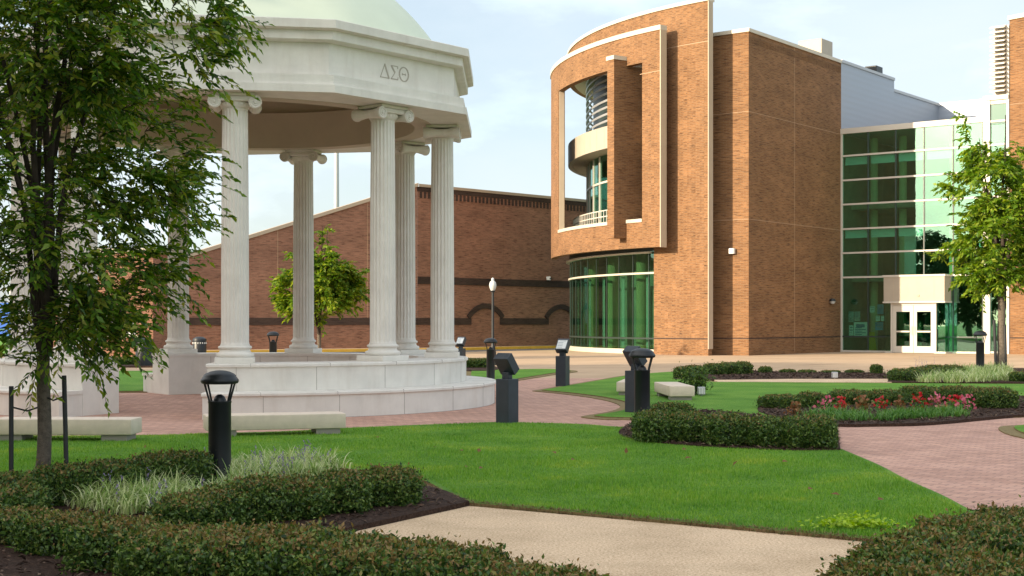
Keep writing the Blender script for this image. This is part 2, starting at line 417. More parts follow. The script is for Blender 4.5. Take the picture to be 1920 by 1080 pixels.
INTCOL = mat('interior_column_paint', (0.72, 0.62, 0.36), 0.8)
BLIND = mat('roller_blind', (0.75, 0.80, 0.74), 0.9)
ROOFM = mat('roof_membrane', (0.45, 0.44, 0.42), 0.9)
YELLOW = mat('yellow_paint', (0.80, 0.46, 0.06), 0.7, var=0.15, vscale=3)
ASPHALT = mat('asphalt', (0.075, 0.078, 0.085), 0.9, var=0.2, vscale=1.5, bump=0.3, bscale=150)
WHITE = mat('white_enamel', (0.80, 0.80, 0.78), 0.4)
GLOBE = mat('opal_globe', (0.55, 0.57, 0.57), 0.25)
BLUE = mat('blue_seat', (0.05, 0.16, 0.55), 0.5)
BARK = mat('grey_bark', (0.14, 0.115, 0.09), 0.95, var=0.45, vscale=18, bump=0.7, bscale=70)
BARKD = mat('dark_bark', (0.050, 0.036, 0.028), 0.95, var=0.4, vscale=14, bump=0.5, bscale=60)
STAKE = mat('green_black_stake', (0.020, 0.022, 0.024), 0.6)

def metal_siding():
    m = bpy.data.materials.new('ribbed_metal_siding'); m.use_nodes = True; nt = m.node_tree; b = nt.nodes['Principled BSDF']
    b.inputs['Base Color'].default_value = (0.33, 0.37, 0.44, 1); b.inputs['Roughness'].default_value = 0.45; b.inputs['Metallic'].default_value = 0.25
    uv = N(nt, 'ShaderNodeUVMap'); uv.uv_map = 'uv'
    w = N(nt, 'ShaderNodeTexWave', wave_type='BANDS', bands_direction='Y', wave_profile='SIN'); w.inputs['Scale'].default_value = 1.0
    bp = N(nt, 'ShaderNodeBump', in_Strength=0.12, in_Distance=0.04)
    nt.links.new(uv.outputs[0], w.inputs['Vector']); nt.links.new(w.outputs['Fac'], bp.inputs['Height']); nt.links.new(bp.outputs[0], b.inputs['Normal'])
    return m
SIDING = metal_siding()

def ground_mat(name, kind):
    m = bpy.data.materials.new(name); m.use_nodes = True; nt = m.node_tree; b = nt.nodes['Principled BSDF']; l = nt.links.new
    b.inputs['Roughness'].default_value = 0.9; b.inputs['Specular IOR Level'].default_value = 0.2
    t = N(nt, 'ShaderNodeTexCoord')
    def noise(s, d=6.0, r=0.6):
        n = N(nt, 'ShaderNodeTexNoise', in_Scale=s, in_Detail=d, in_Roughness=r); l(t.outputs['Object'], n.inputs['Vector']); return n
    def ramp(src, stops):
        r = N(nt, 'ShaderNodeValToRGB'); cr = r.color_ramp
        while len(cr.elements) < len(stops): cr.elements.new(.5)
        for e, (p, c) in zip(cr.elements, stops): e.position = p; e.color = (*c, 1)
        l(src, r.inputs[0]); return r
    def mul(a, bb, f=1.0):
        x = N(nt, 'ShaderNodeMix', data_type='RGBA', blend_type='MULTIPLY'); x.inputs[0].default_value = f; l(a, x.inputs[6]); l(bb, x.inputs[7]); return x
    if kind == 'lawn':
        a = ramp(noise(0.9, 8).outputs['Fac'], [(.30, (.10, .25, .03)), (.52, (.145, .325, .042)), (.72, (.22, .385, .06))])
        c = ramp(noise(45, 5, .75).outputs['Fac'], [(.3, (.55, .6, .5)), (.7, (1.25, 1.2, 1.15))])
        x = mul(a.outputs[0], c.outputs[0]); l(x.outputs[2], b.inputs['Base Color'])
        bp = N(nt, 'ShaderNodeBump', in_Strength=0.8, in_Distance=0.03); l(noise(110, 4, .7).outputs['Fac'], bp.inputs['Height']); l(bp.outputs[0], b.inputs['Normal'])
    elif kind == 'dry':
        a = ramp(noise(20, 6, .7).outputs['Fac'], [(.3, (.13, .10, .045)), (.55, (.24, .18, .085)), (.75, (.16, .19, .06))]); l(a.outputs[0], b.inputs['Base Color'])
    elif kind == 'mulch':
        a = ramp(noise(38, 8, .75).outputs['Fac'], [(.30, (.018, .010, .008)), (.52, (.075, .042, .030)), (.75, (.17, .105, .075))])
        l(a.outputs[0], b.inputs['Base Color'])
        bp = N(nt, 'ShaderNodeBump', in_Strength=1.0, in_Distance=0.05); l(noise(50, 6, .7).outputs['Fac'], bp.inputs['Height']); l(bp.outputs[0], b.inputs['Normal'])
    elif kind == 'aggregate':
        a = ramp(noise(52, 4, .85).outputs['Fac'], [(.36, (.34, .215, .125)), (.46, (.62, .445, .29)), (.56, (.74, .56, .38)), (.68, (.92, .78, .60))])
        c = ramp(noise(1.4, 6).outputs['Fac'], [(.3, (.80, .78, .75)), (.55, (1.0, 1.0, 1.0)), (.7, (1.06, 1.06, 1.06))])
        x = mul(a.outputs[0], c.outputs[0]); l(x.outputs[2], b.inputs['Base Color'])
        bp = N(nt, 'ShaderNodeBump', in_Strength=0.35, in_Distance=0.008); l(noise(120, 2).outputs['Fac'], bp.inputs['Height']); l(bp.outputs[0], b.inputs['Normal'])
    elif kind == 'plaza':
        a = ramp(noise(0.5, 8, .65).outputs['Fac'], [(.3, (.42, .30, .20)), (.7, (.54, .395, .265))])
        br = N(nt, 'ShaderNodeTexBrick', offset=0.0); br.inputs['Scale'].default_value = 1.0; br.inputs['Brick Width'].default_value = 3.2; br.inputs['Row Height'].default_value = 3.2
        br.inputs['Mortar Size'].default_value = 0.03; br.inputs['Color1'].default_value = (1, 1, 1, 1); br.inputs['Color2'].default_value = (.94, .94, .94, 1); br.inputs['Mortar'].default_value = (.7, .68, .66, 1)
        mp = N(nt, 'ShaderNodeMapping'); mp.inputs['Rotation'].default_value = (0, 0, R(33)); l(t.outputs['Object'], mp.inputs[0]); l(mp.outputs[0], br.inputs['Vector'])
        x = mul(a.outputs[0], br.outputs['Color']); l(x.outputs[2], b.inputs['Base Color'])
    elif kind == 'pavers':
        # clay pavers, running bond in rings of tone
        mp = N(nt, 'ShaderNodeMapping'); mp.inputs['Rotation'].default_value = (0, 0, R(38)); l(t.outputs['Object'], mp.inputs[0])
        br = N(nt, 'ShaderNodeTexBrick', offset=0.5); br.inputs['Scale'].default_value = 1.0; br.inputs['Brick Width'].default_value = 0.22; br.inputs['Row Height'].default_value = 0.11
        br.inputs['Mortar Size'].default_value = 0.007; br.inputs['Mortar Smooth'].default_value = 0.3; br.inputs['Bias'].default_value = 0.0
        br.inputs['Color1'].default_value = (.62, .385, .295, 1); br.inputs['Color2'].default_value = (.49, .295, .23, 1); br.inputs['Mortar'].default_value = (.27, .18, .155, 1)
        l(mp.outputs[0], br.inputs['Vector'])
        c = ramp(noise(0.8, 8, .7).outputs['Fac'], [(.3, (.82, .80, .80)), (.7, (1.10, 1.10, 1.12))])
        x = mul(br.outputs['Color'], c.outputs[0])
        c2 = ramp(noise(5, 4, .7).outputs['Fac'], [(.3, (.85, .85, .88)), (.7, (1.1, 1.08, 1.05))])
        y = mul(x.outputs[2], c2.outputs[0]); l(y.outputs[2], b.inputs['Base Color'])
        bp = N(nt, 'ShaderNodeBump', in_Strength=0.5, in_Distance=0.006, invert=True); l(br.outputs['Fac'], bp.inputs['Height']); l(bp.outputs[0], b.inputs['Normal'])
    return m
LAWN = ground_mat('mown_lawn', 'lawn'); DRY = ground_mat('dry_grass_edge', 'dry'); MULCH = ground_mat('bark_mulch', 'mulch')
AGG = ground_mat('exposed_aggregate', 'aggregate'); PLAZA = ground_mat('plaza_concrete', 'plaza'); PAVERS = ground_mat('clay_pavers', 'pavers')

BLADE = leaf_mat('grass_blade', [(.10, .245, .026), (.15, .33, .04), (.21, .40, .055), (.30, .43, .08)], 0.35, 0.5, patch=0.9)
BOX_DK = leaf_mat('hedge_leaf_green', [(.018, .046, .012), (.050, .110, .022), (.105, .185, .036), (.20, .27, .055)], 0.22, 0.42)
BOX_BR = leaf_mat('hedge_leaf_bronze', [(.12, .16, .035), (.22, .15, .055), (.31, .19, .075), (.24, .25, .06)], 0.25, 0.5)
TWIG = mat('hedge_twigs', (0.020, 0.022, 0.012), 0.95, var=0.4, vscale=20, bump=0.8, bscale=40)
TREE_DK = leaf_mat('near_tree_leaf', [(.034, .085, .012), (.072, .165, .018), (.13, .245, .026), (.24, .33, .04), (.34, .33, .055)], 0.38, 0.38)
TREE_MID = leaf_mat('plaza_tree_leaf', [(.06, .13, .012), (.12, .23, .018), (.20, .31, .024), (.30, .36, .035)], 0.4, 0.45)
TREE_LIME = leaf_mat('lime_tree_leaf', [(.05, .12, .010), (.11, .21, .015), (.20, .29, .020), (.30, .34, .03)], 0.4, 0.5)
TREE_SH = leaf_mat('shade_tree_leaf', [(.03, .07, .015), (.05, .10, .02), (.08, .13, .03)], 0.1, 0.6)
LIRI = leaf_mat('variegated_blade', [(.15, .29, .05), (.34, .46, .14), (.56, .62, .28), (.72, .73, .46)], 0.3, 0.5)
LIRIG = leaf_mat('green_blade', [(.05, .15, .025), (.10, .24, .04), (.17, .30, .06)], 0.3, 0.5)
PURPLE = leaf_mat('purple_floret', [(.24, .19, .33), (.36, .29, .46)], 0.2, 0.7)
RED = leaf_mat('red_petal', [(.42, .012, .016), (.58, .02, .03), (.50, .05, .04)], 0.25, 0.5)
PINK = leaf_mat('pink_petal', [(.55, .09, .16), (.70, .20, .26), (.62, .12, .18)], 0.25, 0.5)
RUST = leaf_mat('rust_leaf', [(.20, .09, .04), (.32, .14, .06), (.16, .16, .05)], 0.25, 0.6)
LIME = leaf_mat('lime_leaf', [(.25, .42, .02), (.38, .55, .03), (.48, .62, .05)], 0.35, 0.45)
CHIP = leaf_mat('mulch_chip', [(.02, .012, .009), (.06, .033, .024), (.11, .065, .045), (.20, .14, .10)], 0.0, 0.9)
DEADLEAF = leaf_mat('dead_leaf', [(.16, .08, .04), (.26, .13, .06)], 0.2, 0.8)
# ------------------------------------------------------------------ ground, road, paths, lawns, beds
def st(o): return tag(o, kind='structure')
st(sheet('ground', [(-900, -500), (900, -500), (900, 1500), (-900, 1500)], 0.0, LAWN))
st(sheet('road', [(-80, 66.5), (-24, 66.5), (-4.0, 73.5), (12, 82), (12, 90.5), (4.4, 89.0), (-5.2, 79.2), (-24, 70.5), (-80, 70.5)], 0.006, ASPHALT))
st(sheet('plaza', [(-60, 39.8), (70, 39.8), (70, 90), (3.2, 80.5), (-4.5, 72.5), (-24, 66.4), (-60, 66.4)], 0.010, PLAZA))
st(sheet('brick_path', [(-20, 12), (24, 12), (24, 36), (16, 39.9), (-16, 39.9), (-20, 36)], 0.014, PAVERS))
LAWN_MAIN = GP([(880, 952, 1), (830, 928), (780, 905), (640, 885), (440, 872), (100, 895), (-300, 905, 1), (-300, 826, 1), (250, 822), (390, 818), (520, 815),
                (650, 808), (760, 803), (870, 799), (930, 797), (1000, 798), (1100, 801), (1165, 806), (1200, 802), (1400, 792), (1562, 802, 1), (1572, 846, 1), (1600, 858),
                (1650, 880), (1700, 907), (1760, 934), (1805, 958), (1870, 995, 1), (1830, 1040, 1), (1645, 1023, 1)], 4)
LAWN_B = GP([(998, 735, 1), (1045, 727), (1110, 716), (1170, 706), (1240, 700), (1305, 698, 1), (1340, 719, 1), (1500, 720), (1665, 721), (1990, 724, 1), (1990, 782, 1), (1900, 785),
             (1750, 798), (1640, 801), (1566, 800), (1400, 799), (1250, 795), (1185, 790), (1130, 789), (1091, 785), (1100, 782), (1140, 775), (1163, 766), (1150, 757), (1110, 748), (1050, 740)], 4)
LAWN_C = GP([(872, 697, 1), (1000, 694), (1060, 695), (1083, 698), (1045, 703), (960, 717), (925, 719), (865, 720, 1)], 4)
LAWN_D = GP([(1872, 806), (1920, 800), (2100, 795, 1), (2100, 845, 1), (1920, 825)], 4)
LAWN_E = [(-8.2, 31.7), (-9.4, 31.5), (-14, 31.2), (-16, 33), (-16, 45), (-7.5, 45), (-6.8, 36)]
st(sheet('lawn', LAWN_MAIN, 0.045, [LAWN, DRY], skirt=0.045))
def grow(poly, d):
    c = np.mean(np.array(poly), 0); out = []
    n = len(poly)
    for i in range(n):
        a = np.array(poly[i - 1]); b = np.array(poly[(i + 1) % n]); t = b - a; t /= max(np.linalg.norm(t), 1e-6)
        out.append(tuple(np.array(poly[i]) + d * np.array([t[1], -t[0]])))
    return out
def area(p): return sum(p[i][0] * p[(i + 1) % len(p)][1] - p[(i + 1) % len(p)][0] * p[i][1] for i in range(len(p)))
for i, pl in enumerate([LAWN_B, LAWN_C, LAWN_D, LAWN_E]):
    sgn = 1 if area(pl) > 0 else -1
    st(sheet('lawn_edge_grass', pl, 0.030, DRY, skirt=0.030))
    st(sheet('lawn', grow(pl, -0.22 * sgn), 0.050, [LAWN, DRY], skirt=0.03))
st(sheet('aggregate_walk', [(-.366, 12.19), (-1.117, 10.83), (-2.6, 9.0), (0.2, 6.8), (1.2, 3.0), (5, 3.0), (7, 7.6), (5.0, 8.6), (2.6, 10.2)], 0.020, AGG))
BED_FRONT = [(-.366, 12.19), (-.60, 12.95), (-1.2, 14.2), (-2.2, 15.2), (-3.2, 15.2), (-4.2, 14.2), (-5.5, 13.4), (-7, 12.9), (-9, 12.3), (-9, 3), (1.2, 3), (0.3, 6.9), (-1.9, 9.4), (-1.117, 10.83)]
BED_RIGHT = [(2.45, 9.9), (3.0, 10.35), (4.4, 10.6), (5.2, 9), (5.0, 4), (1.5, 4), (1.5, 7.0), (1.9, 8.2)]
BED_MID = GP([(1160, 818), (1200, 833), (1300, 843), (1400, 849), (1500, 852), (1576, 851, 1), (1568, 800, 1), (1400, 782), (1300, 775), (1200, 795)], 4)
BED_FLOWER = GP([(1420, 772), (1500, 750), (1700, 738), (1850, 738), (1990, 758, 1), (1990, 782, 1), (1900, 785), (1750, 799), (1640, 802), (1572, 802), (1480, 792)], 4)
BED_PLAZA = GP([(1262, 713), (1330, 701), (1400, 698), (1500, 701), (1660, 703), (1668, 713, 1), (1500, 714), (1340, 716)], 4)
BED_LIRI = GP([(1664, 720, 1), (1672, 700), (1760, 692), (1990, 694, 1), (1990, 722, 1)], 4)
BED_REAR = GP([(868, 697), (880, 688), (920, 688), (934, 694), (920, 698)], 4)
BED_REARL = [G(195, 690), G(300, 690), G(300, 678), G(195, 678)]
for pl in (BED_FRONT, BED_RIGHT, BED_MID, BED_FLOWER, BED_PLAZA, BED_LIRI, BED_REAR, BED_REARL):
    st(sheet('mulch_bed', pl, 0.062, MULCH, skirt=0.062))
st(sheet('concrete_walk', [G(1336, 714.5), G(1668, 714), G(1672, 720.8), G(1346, 719.8)], 0.056, AGG, skirt=0.05))

# ------------------------------------------------------------------ domed pavilion
CX, CY = -5.37, 27.95
O = (CX, CY)
def sa(th): return R(th - 90)
def pol(r, th): return (CX + r * math.sin(R(th)), CY - r * math.cos(R(th)))
ZP, ZS = 0.90, 5.43
pav = thing('domed_pavilion', (CX, CY, 0), 'round cream stone pavilion with nine fluted columns under a pale green dome', 'pavilion')
for a0, a1 in ((4.3, 215.7), (244.3, 335.7)):
    m = MB()
    m.revolve(O, [(3.55, 0), (4.47, 0), (4.47, .84), (3.55, .84)], sa(a0), sa(a1), 110)
    up = m.build('seat_wall', STONE, pav, smooth=30)
    m = MB().revolve(O, [(3.53, .84), (4.49, .84), (4.505, .85), (4.505, .885), (4.49, .90), (3.53, .90)], sa(a0 - .25), sa(a1 + .25), 110)
    m.build('wall_cap', STONE, up, smooth=40)
    m = MB().revolve(O, [(4.475, 0), (5.03, 0), (5.03, .385), (4.475, .385)], sa(a0), sa(a1), 110)
    lo = m.build('bench_step', STONE, pav, smooth=30)
    m = MB().revolve(O, [(4.475, .385), (5.05, .385), (5.065, .395), (5.065, .43), (5.05, .445), (4.475, .445)], sa(a0 - .2), sa(a1 + .2), 110)
    m.build('step_cap', STONE, lo, smooth=40)
    m = MB(); k = 0; a = a0 + 6
    while a < a1 - 3:
        m.arc(O, 4.4, 4.4725, sa(a), sa(a) + .007 / 4.4, .447, .838, 1); m.arc(O, 3.546, 3.6, sa(a), sa(a) + .007 / 3.5, .02, .838, 1)
        m.arc(O, 4.4, 4.508, sa(a + 3), sa(a + 3) + .005 / 4.4, .845, .902, 1)
        a += 17.3
    a = a0 + 11
    while a < a1 - 3:
        m.arc(O, 5.0, 5.033, sa(a), sa(a) + .007 / 5, .012, .383, 1); m.arc(O, 4.6, 5.068, sa(a - .5), sa(a - .5) + .005 / 5, .39, .447, 1)
        a += 14.6
    m.arc(O, 4.9, 5.036, sa(a0), sa(a1), .0, .018, 80)  # dark ring at the step foot painted in as recess shadow
    m.build('stone_joint_foot_shade', STONE_SEAM, lo)

def flute_shaft():
    m = MB(); nf = 20; per = 8; n = nf * per
    zs = [(.31, .245), (.33, .236), (.36, .232), (1.5, .231), (2.8, .226), (3.9, .216), (4.22, .214), (4.26, .214), (4.28, .222)]
    vs = []
    for i, (z, r) in enumerate(zs):
        dep = 0 if i in (0, 1, len(zs) - 1, len(zs) - 2) else .020
        for k in range(n):
            t = (k % per) / per; d = dep * math.sin(math.pi * min(1, max(0, (t - .12) / .76))) ** .7 if .12 < t < .88 else 0
            a = 2 * math.pi * k / n; vs.append(((r - d) * math.cos(a), (r - d) * math.sin(a), z))
    fs = [(i * n + k, i * n + (k + 1) % n, (i + 1) * n + (k + 1) % n, (i + 1) * n + k) for i in range(len(zs) - 1) for k in range(n)]
    return m.add(vs, fs)
def col_base():
    m = MB(); m.bbox((0, 0, .05), (.66, .66, .10), .006)
    tor = lambda r, z, h: [(r - h * .5 + h * .5 * math.cos(t), z + h * .5 * math.sin(t)) for t in np.linspace(-math.pi / 2, math.pi / 2, 8)]
    p = [(.20, .095), (.28, .096)] + tor(.320, .140, .085) + [(.268, .186), (.258, .200), (.250, .222), (.256, .238)] + tor(.282, .266, .052) + [(.248, .296), (.244, .312)]
    return m.lathe((0, 0, 0), p, 48)
def capital():
    m = MB(); m.bbox((0, 0, 4.500), (.66, .62, .058), .015)
    m.box((0, 0, 4.535), (.5, .5, .02))
    m.lathe((0, 0, 0), [(.215, 4.28), (.235, 4.30), (.262, 4.345), (.262, 4.39), (.225, 4.45)], 40)
    for k in range(24):
        a = 2 * math.pi * k / 24
        m.lathe((.25 * math.cos(a), .25 * math.sin(a), 4.36), [(.004, -.036), (.022, -.012), (.024, .012), (.006, .034)], 8)
    # channel between the volutes (x = tangent, y = radial)
    for sy in (-1, 1):
        m.bbox((0, sy * .265, 4.428), (.64, .07, .085), .02)
    for sx in (-1, 1):
        cx, cz = sx * .335, 4.365
        prof = [(.0, -.34), (.085, -.34), (.108, -.335), (.112, -.30), (.095, -.24), (.075, -.12), (.070, 0), (.075, .12), (.095, .24), (.112, .30), (.108, .335), (.085, .34), (.0, .34)]
        t = MB().lathe((0, 0, 0), prof, 22)
        m.add([(cx + v[0], v[2], cz + v[1]) for v in t.v], t.f)
        for sy in (-1, 1):
            sp = []
            for q in range(46):
                u = q / 45; ang = math.pi / 2 + (-sx) * sy * sy * u * 2 * math.pi * 2.4
                rr = .098 * (1 - u) ** .9 + .010
                sp.append((cx + rr * math.cos(ang), sy * .343, cz + rr * math.sin(ang)))
            m.tube(sp, [.013 * (1 - .55 * q / 45) for q in range(46)], 6)
            t = MB().lathe((0, 0, 0), [(0, -.02), (.024, -.012), (.026, 0), (.02, .014), (0, .02)], 12)
            m.add([(cx + v[0], sy * .345 + v[2], cz + v[1]) for v in t.v], t.f)
    return m
cb, cs, cc = col_base(), flute_shaft(), capital()
meshes = None
for k in range(9):
    th = 10 + 40 * k; x, y = pol(4.0, th)
    if meshes is None:
        a = cs.build('column', STONE, None, smooth=35); b = cb.build('base', STONE, None, smooth=35); c = cc.build('capital', STONE, None, smooth=35)
        meshes = (a.data, b.data, c.data)
        shaft = a
    else:
        shaft = link(bpy.data.objects.new('column', meshes[0])); b = link(bpy.data.objects.new('base', meshes[1])); c = link(bpy.data.objects.new('capital', meshes[2]))
    shaft.parent = pav; shaft.location = (x - CX, y - CY, ZP); shaft.rotation_euler = (0, 0, R(th))
    b.parent = shaft; c.parent = shaft
# entablature: nonagon, corners between the columns
def nona(prof): return MB().revolve(O, prof, 0, 2 * math.pi, 9, rot=R(-60))
nona([(3.76, ZS), (4.82, ZS), (4.82, 5.56), (4.76, 5.565), (4.76, 5.735), (4.66, 5.75), (3.76, 5.75)]).build('architrave', STONE, pav)
nona([(3.9, 5.75), (4.56, 5.75), (4.56, 6.30), (3.9, 6.30)]).build('frieze', STONE, pav)
nona([(3.9, 6.30), (4.62, 6.30), (4.72, 6.315), (4.74, 6.33), (4.74, 6.475), (4.80, 6.48), (4.86, 6.50), (4.86, 6.64), (4.84, 6.65), (3.9, 6.70)]).build('cornice', STONE, pav)
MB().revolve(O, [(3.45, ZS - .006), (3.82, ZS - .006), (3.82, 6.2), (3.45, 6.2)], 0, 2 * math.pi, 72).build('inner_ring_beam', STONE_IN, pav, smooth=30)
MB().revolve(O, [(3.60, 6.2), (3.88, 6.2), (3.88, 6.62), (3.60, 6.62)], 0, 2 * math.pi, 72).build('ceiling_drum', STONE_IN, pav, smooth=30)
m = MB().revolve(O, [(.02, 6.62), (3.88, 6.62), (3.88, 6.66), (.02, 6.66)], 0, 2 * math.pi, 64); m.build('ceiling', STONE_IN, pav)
prof = [(4.15, 6.64), (4.15, 6.70)] + [(4.74 * math.cos(t), 4.26 + 4.74 * math.sin(t)) for t in np.linspace(math.asin((6.70 - 4.26) / 4.74), math.pi / 2 - .002, 26)]
MB().revolve(O, prof, 0, 2 * math.pi, 96, closed_prof=False).build('dome', DOME, pav, smooth=40)
# carved Greek letters on the frieze face in front of the second column
m = MB(); thf = 50; ap = 4.56 * math.cos(R(20)) + .001
nx, ny = math.sin(R(thf)), -math.cos(R(thf)); tx, ty = math.cos(R(thf)), math.sin(R(thf))
def fr(u, v, d=0.0): return (CX + nx * (ap + d) + tx * u, CY + ny * (ap + d) + ty * u, v)
def stroke(a, b, w):
    dx, dz = b[0] - a[0], b[1] - a[1]; l = math.hypot(dx, dz); px_, pz_ = -dz / l * w / 2, dx / l * w / 2
    q = [(a[0] + px_, a[1] + pz_), (b[0] + px_, b[1] + pz_), (b[0] - px_, b[1] - pz_), (a[0] - px_, a[1] - pz_)]
    m.add([fr(u, v, .001) for u, v in q] + [fr(u, v, .004) for u, v in q], [(0, 1, 2, 3), (4, 5, 6, 7), (0, 1, 5, 4), (1, 2, 6, 5), (2, 3, 7, 6), (3, 0, 4, 7)])
z0, z1 = 5.885, 6.135; tk, tn = .034, .015
stroke((-.345, z0), (-.235, z1), tn); stroke((-.130, z0), (-.240, z1), tk); stroke((-.350, z0 + .008), (-.125, z0 + .008), tn)
m.build('carved_letter', STONE_CUT, pav); m = MB()
stroke((-.085, z1 - .008), (.085, z1 - .008), tn); stroke((-.085, z0 + .010), (.092, z0 + .010), .02); stroke((-.072, z1 - .01), (.018, (z0 + z1) / 2), tk); stroke((.018, (z0 + z1) / 2), (-.075, z0 + .012), tn)
stroke((.084, z1 - .005), (.088, z1 - .05), tn); stroke((.090, z0 + .005), (.096, z0 + .055), tn)
m.build('carved_letter', STONE_CUT, pav); m = MB()
for q in range(24):
    a, b = 2 * math.pi * q / 24, 2 * math.pi * (q + 1) / 24; cu = .245; w = .016 + .016 * abs(math.cos((a + b) / 2))
    stroke((cu + .115 * math.cos(a), (z0 + z1) / 2 + .125 * math.sin(a)), (cu + .115 * math.cos(b), (z0 + z1) / 2 + .125 * math.sin(b)), w)
stroke((.20, (z0 + z1) / 2), (.29, (z0 + z1) / 2), .016); stroke((.203, (z0 + z1) / 2 - .022), (.203, (z0 + z1) / 2 + .022), .012); stroke((.287, (z0 + z1) / 2 - .022), (.287, (z0 + z1) / 2 + .022), .012)
m.build('carved_letter', STONE_CUT, pav)

# ------------------------------------------------------------------ tan brick campus building
C0 = np.array([11.1, 66.7]); W = np.array([.605, .796]); U = np.array([.796, -.605]); E0 = C0 + W * 10.3
OB = (21.79, 80.18); R1, R2 = 18.61, 19.58
bld = thing('campus_building', (11.1, 66.7, 0), 'tan brick building with curved front screen wall and green glass entrance wing', 'building')
def angpx(px, r):
    d = np.array([(px - 960) / F, 1.0]); Ov = np.array(OB); a = d @ d; b = -2 * d @ Ov; c = Ov @ Ov - r * r
    disc = max(b * b - 4 * a * c, 0); t = (-b - math.sqrt(disc)) / (2 * a); p = d * t - Ov
    return math.atan2(p[1], p[0]) % (2 * math.pi)
A_R1 = angpx(1328, R1); A_B = angpx(1226, R1); A_TAN = angpx(1000, R1)       # right end, glass start, silhouette
A_END = A_TAN - R(24)
class MBZ(MB):
    def revolve(s, O, prof, *a, **k): return MB.revolve(s, O, [(r, z * 1.028 - .045) for r, z in prof], *a, **k)
    def prism(s, poly, z0, z1, mi=0): return MB.prism(s, poly, z0 * 1.028 - .045, z1 * 1.028 - .045, mi)
    def lathe(s, c, prof, n=24, mi=0): return MB.lathe(s, c, prof, n, mi)
# curved brick wall
m = MBZ(); m.arc(OB, R1 - .30, R1, A_B, A_R1, 0, 16.2, 14); m.arc(OB, R1 - .30, R1, A_END, A_B, 14.9, 16.2, 60)
cw = m.build('curved_wall', TANBRICK, bld)
MBZ().arc(OB, R1 - .46, R1 + .06, A_END, A_R1 + .002, 16.2, 16.36, 70).build('coping', COPING, cw)
MBZ().arc(OB, R1 - .33, R1 + .03, A_R1, A_R1 + .36 / R1 * .12, .35, 16.2, 1).build('end_cap', BEIGE, cw)
m = MBZ()
for zz in (14.35,): m.arc(OB, R1 - .02, R1 + .004, A_B, A_R1, zz, zz + .03, 14)
build_each(m, 'control_joint', JOINT, cw)
# roof over the drum
MBZ().revolve(OB, [(R1 - 4.5, 14.9), (R1 - .305, 14.9), (R1 - .305, 15.1), (R1 - 4.5, 15.1)], A_END, A_B - .01, 60).build('drum_roof', CREAMPANEL, bld)
# outer screen wall with its tall opening
a_l, a_r, a_o0, a_o1 = angpx(1000, R2) - R(2.0), angpx(1238, R2), angpx(1047, R2), angpx(1204, R2)
ZT, ZB, ZO0, ZO1 = 15.05, 5.05, 6.25, 13.7
m = MBZ(); T2 = .36
m.arc(OB, R2 - T2, R2, a_l, a_r, ZO1, ZT, 50); m.arc(OB, R2 - T2, R2, a_l, a_r, ZB, ZO0, 50)
m.arc(OB, R2 - T2, R2, a_l, a_o0, ZO0, ZO1, 10); m.arc(OB, R2 - T2, R2, a_o1, a_r, ZO0, ZO1, 6)
sw = m.build('screen_wall', TANBRICK, bld)
MBZ().arc(OB, R2 - T2 - .05, R2 + .05, a_l, a_r + .0025, ZT, ZT + .22, 50).build('coping', COPING, sw)
MBZ().arc(OB, R2 - T2 - .02, R2 + .03, a_r, a_r + .003, ZB - .02, ZT, 1).build('end_cap', BEIGE, sw)
m = MBZ().arc(OB, R2 - T2 - .02, R2 + .04, a_o0, angpx(1139.5, R2), ZO0, ZO0 + .16, 20); m.arc(OB, R2 - T2 - .02, R2 + .04, angpx(1172, R2), a_o1, ZO0, ZO0 + .16, 4)
m.build('opening_sill', COPING, sw)
MBZ().arc(OB, R2 - T2 + .04, R2 - .04, a_o0, a_o0 + .0025, ZO0 + .16, ZO1, 1).build('jamb', BEIGE, sw)
m = MBZ().arc(OB, R2 - .02, R2 + .004, angpx(1200, R2), a_r, 13.15, 13.18, 4); build_each(m, 'control_joint', JOINT, sw)
# tall fin wall through the opening
af = angpx(1145, R2 + .75)
er = np.array([math.cos(af), math.sin(af)]); et = np.array([-er[1], er[0]])
def loc(r, t): p = np.array(OB) + er * r + et * t; return (p[0], p[1])
m = MBZ(); m.prism([loc(R2 + .75, -.27), loc(R2 + .75, .27), loc(R1 - 1.6, .27), loc(R1 - 1.6, -.27)], ZO0 + .162, 13.698)
m.prism([loc(R2 + .75, -.27), loc(R2 + .75, .27), loc(R2 + .003, .27), loc(R2 + .003, -.27)], 5.55, ZO0 + .160)
m.prism([loc(R2 + .75, -.27), loc(R2 + .75, .27), loc(R2 + .003, .27), loc(R2 + .003, -.27)], 13.70, 13.95)
fw = m.build('fin_wall', TANBRICK, bld)
MBZ().prism([loc(R2 + .80, -.31), loc(R2 + .80, .31), loc(R2 + .004, .31), loc(R2 + .004, -.31)], 13.95, 14.14).build('coping', COPING, fw)
# spandrel balcony, glass drum, louvre drum behind the opening
a_sp = angpx(1218, R1)
m = MBZ().revolve(OB, [(R1 - .25, 10.2), (R1, 10.2), (R1, 11.3), (R1 - .25, 11.3)], A_END, a_sp, 60)
sp = m.build('spandrel_band', CREAMPANEL, bld)
MBZ().revolve(OB, [(R1 - 4, 10.22), (R1 - .26, 10.22), (R1 - .26, 10.5), (R1 - 4, 10.5)], A_END, a_sp, 60).build('band_soffit', BEIGE, sp)
m = MBZ()
for k in range(22):
    a = A_END + (a_sp - A_END) * (k + .5) / 22; m.arc(OB, R1 - .01, R1 + .006, a, a + .0016, 10.2, 11.3, 1)
m.build('panel_joint', BEIGE, sp)
RD = 17.48
m = MBZ()
for k in range(10):
    z = 11.55 + .35 * k
    m.revolve(OB, [(RD, z), (RD + .10, z - .06), (RD + .13, z), (RD + .10, z + .06)], A_END, a_sp, 60)
lv = m.build('louvre_drum', GREYMETAL, bld, smooth=60)
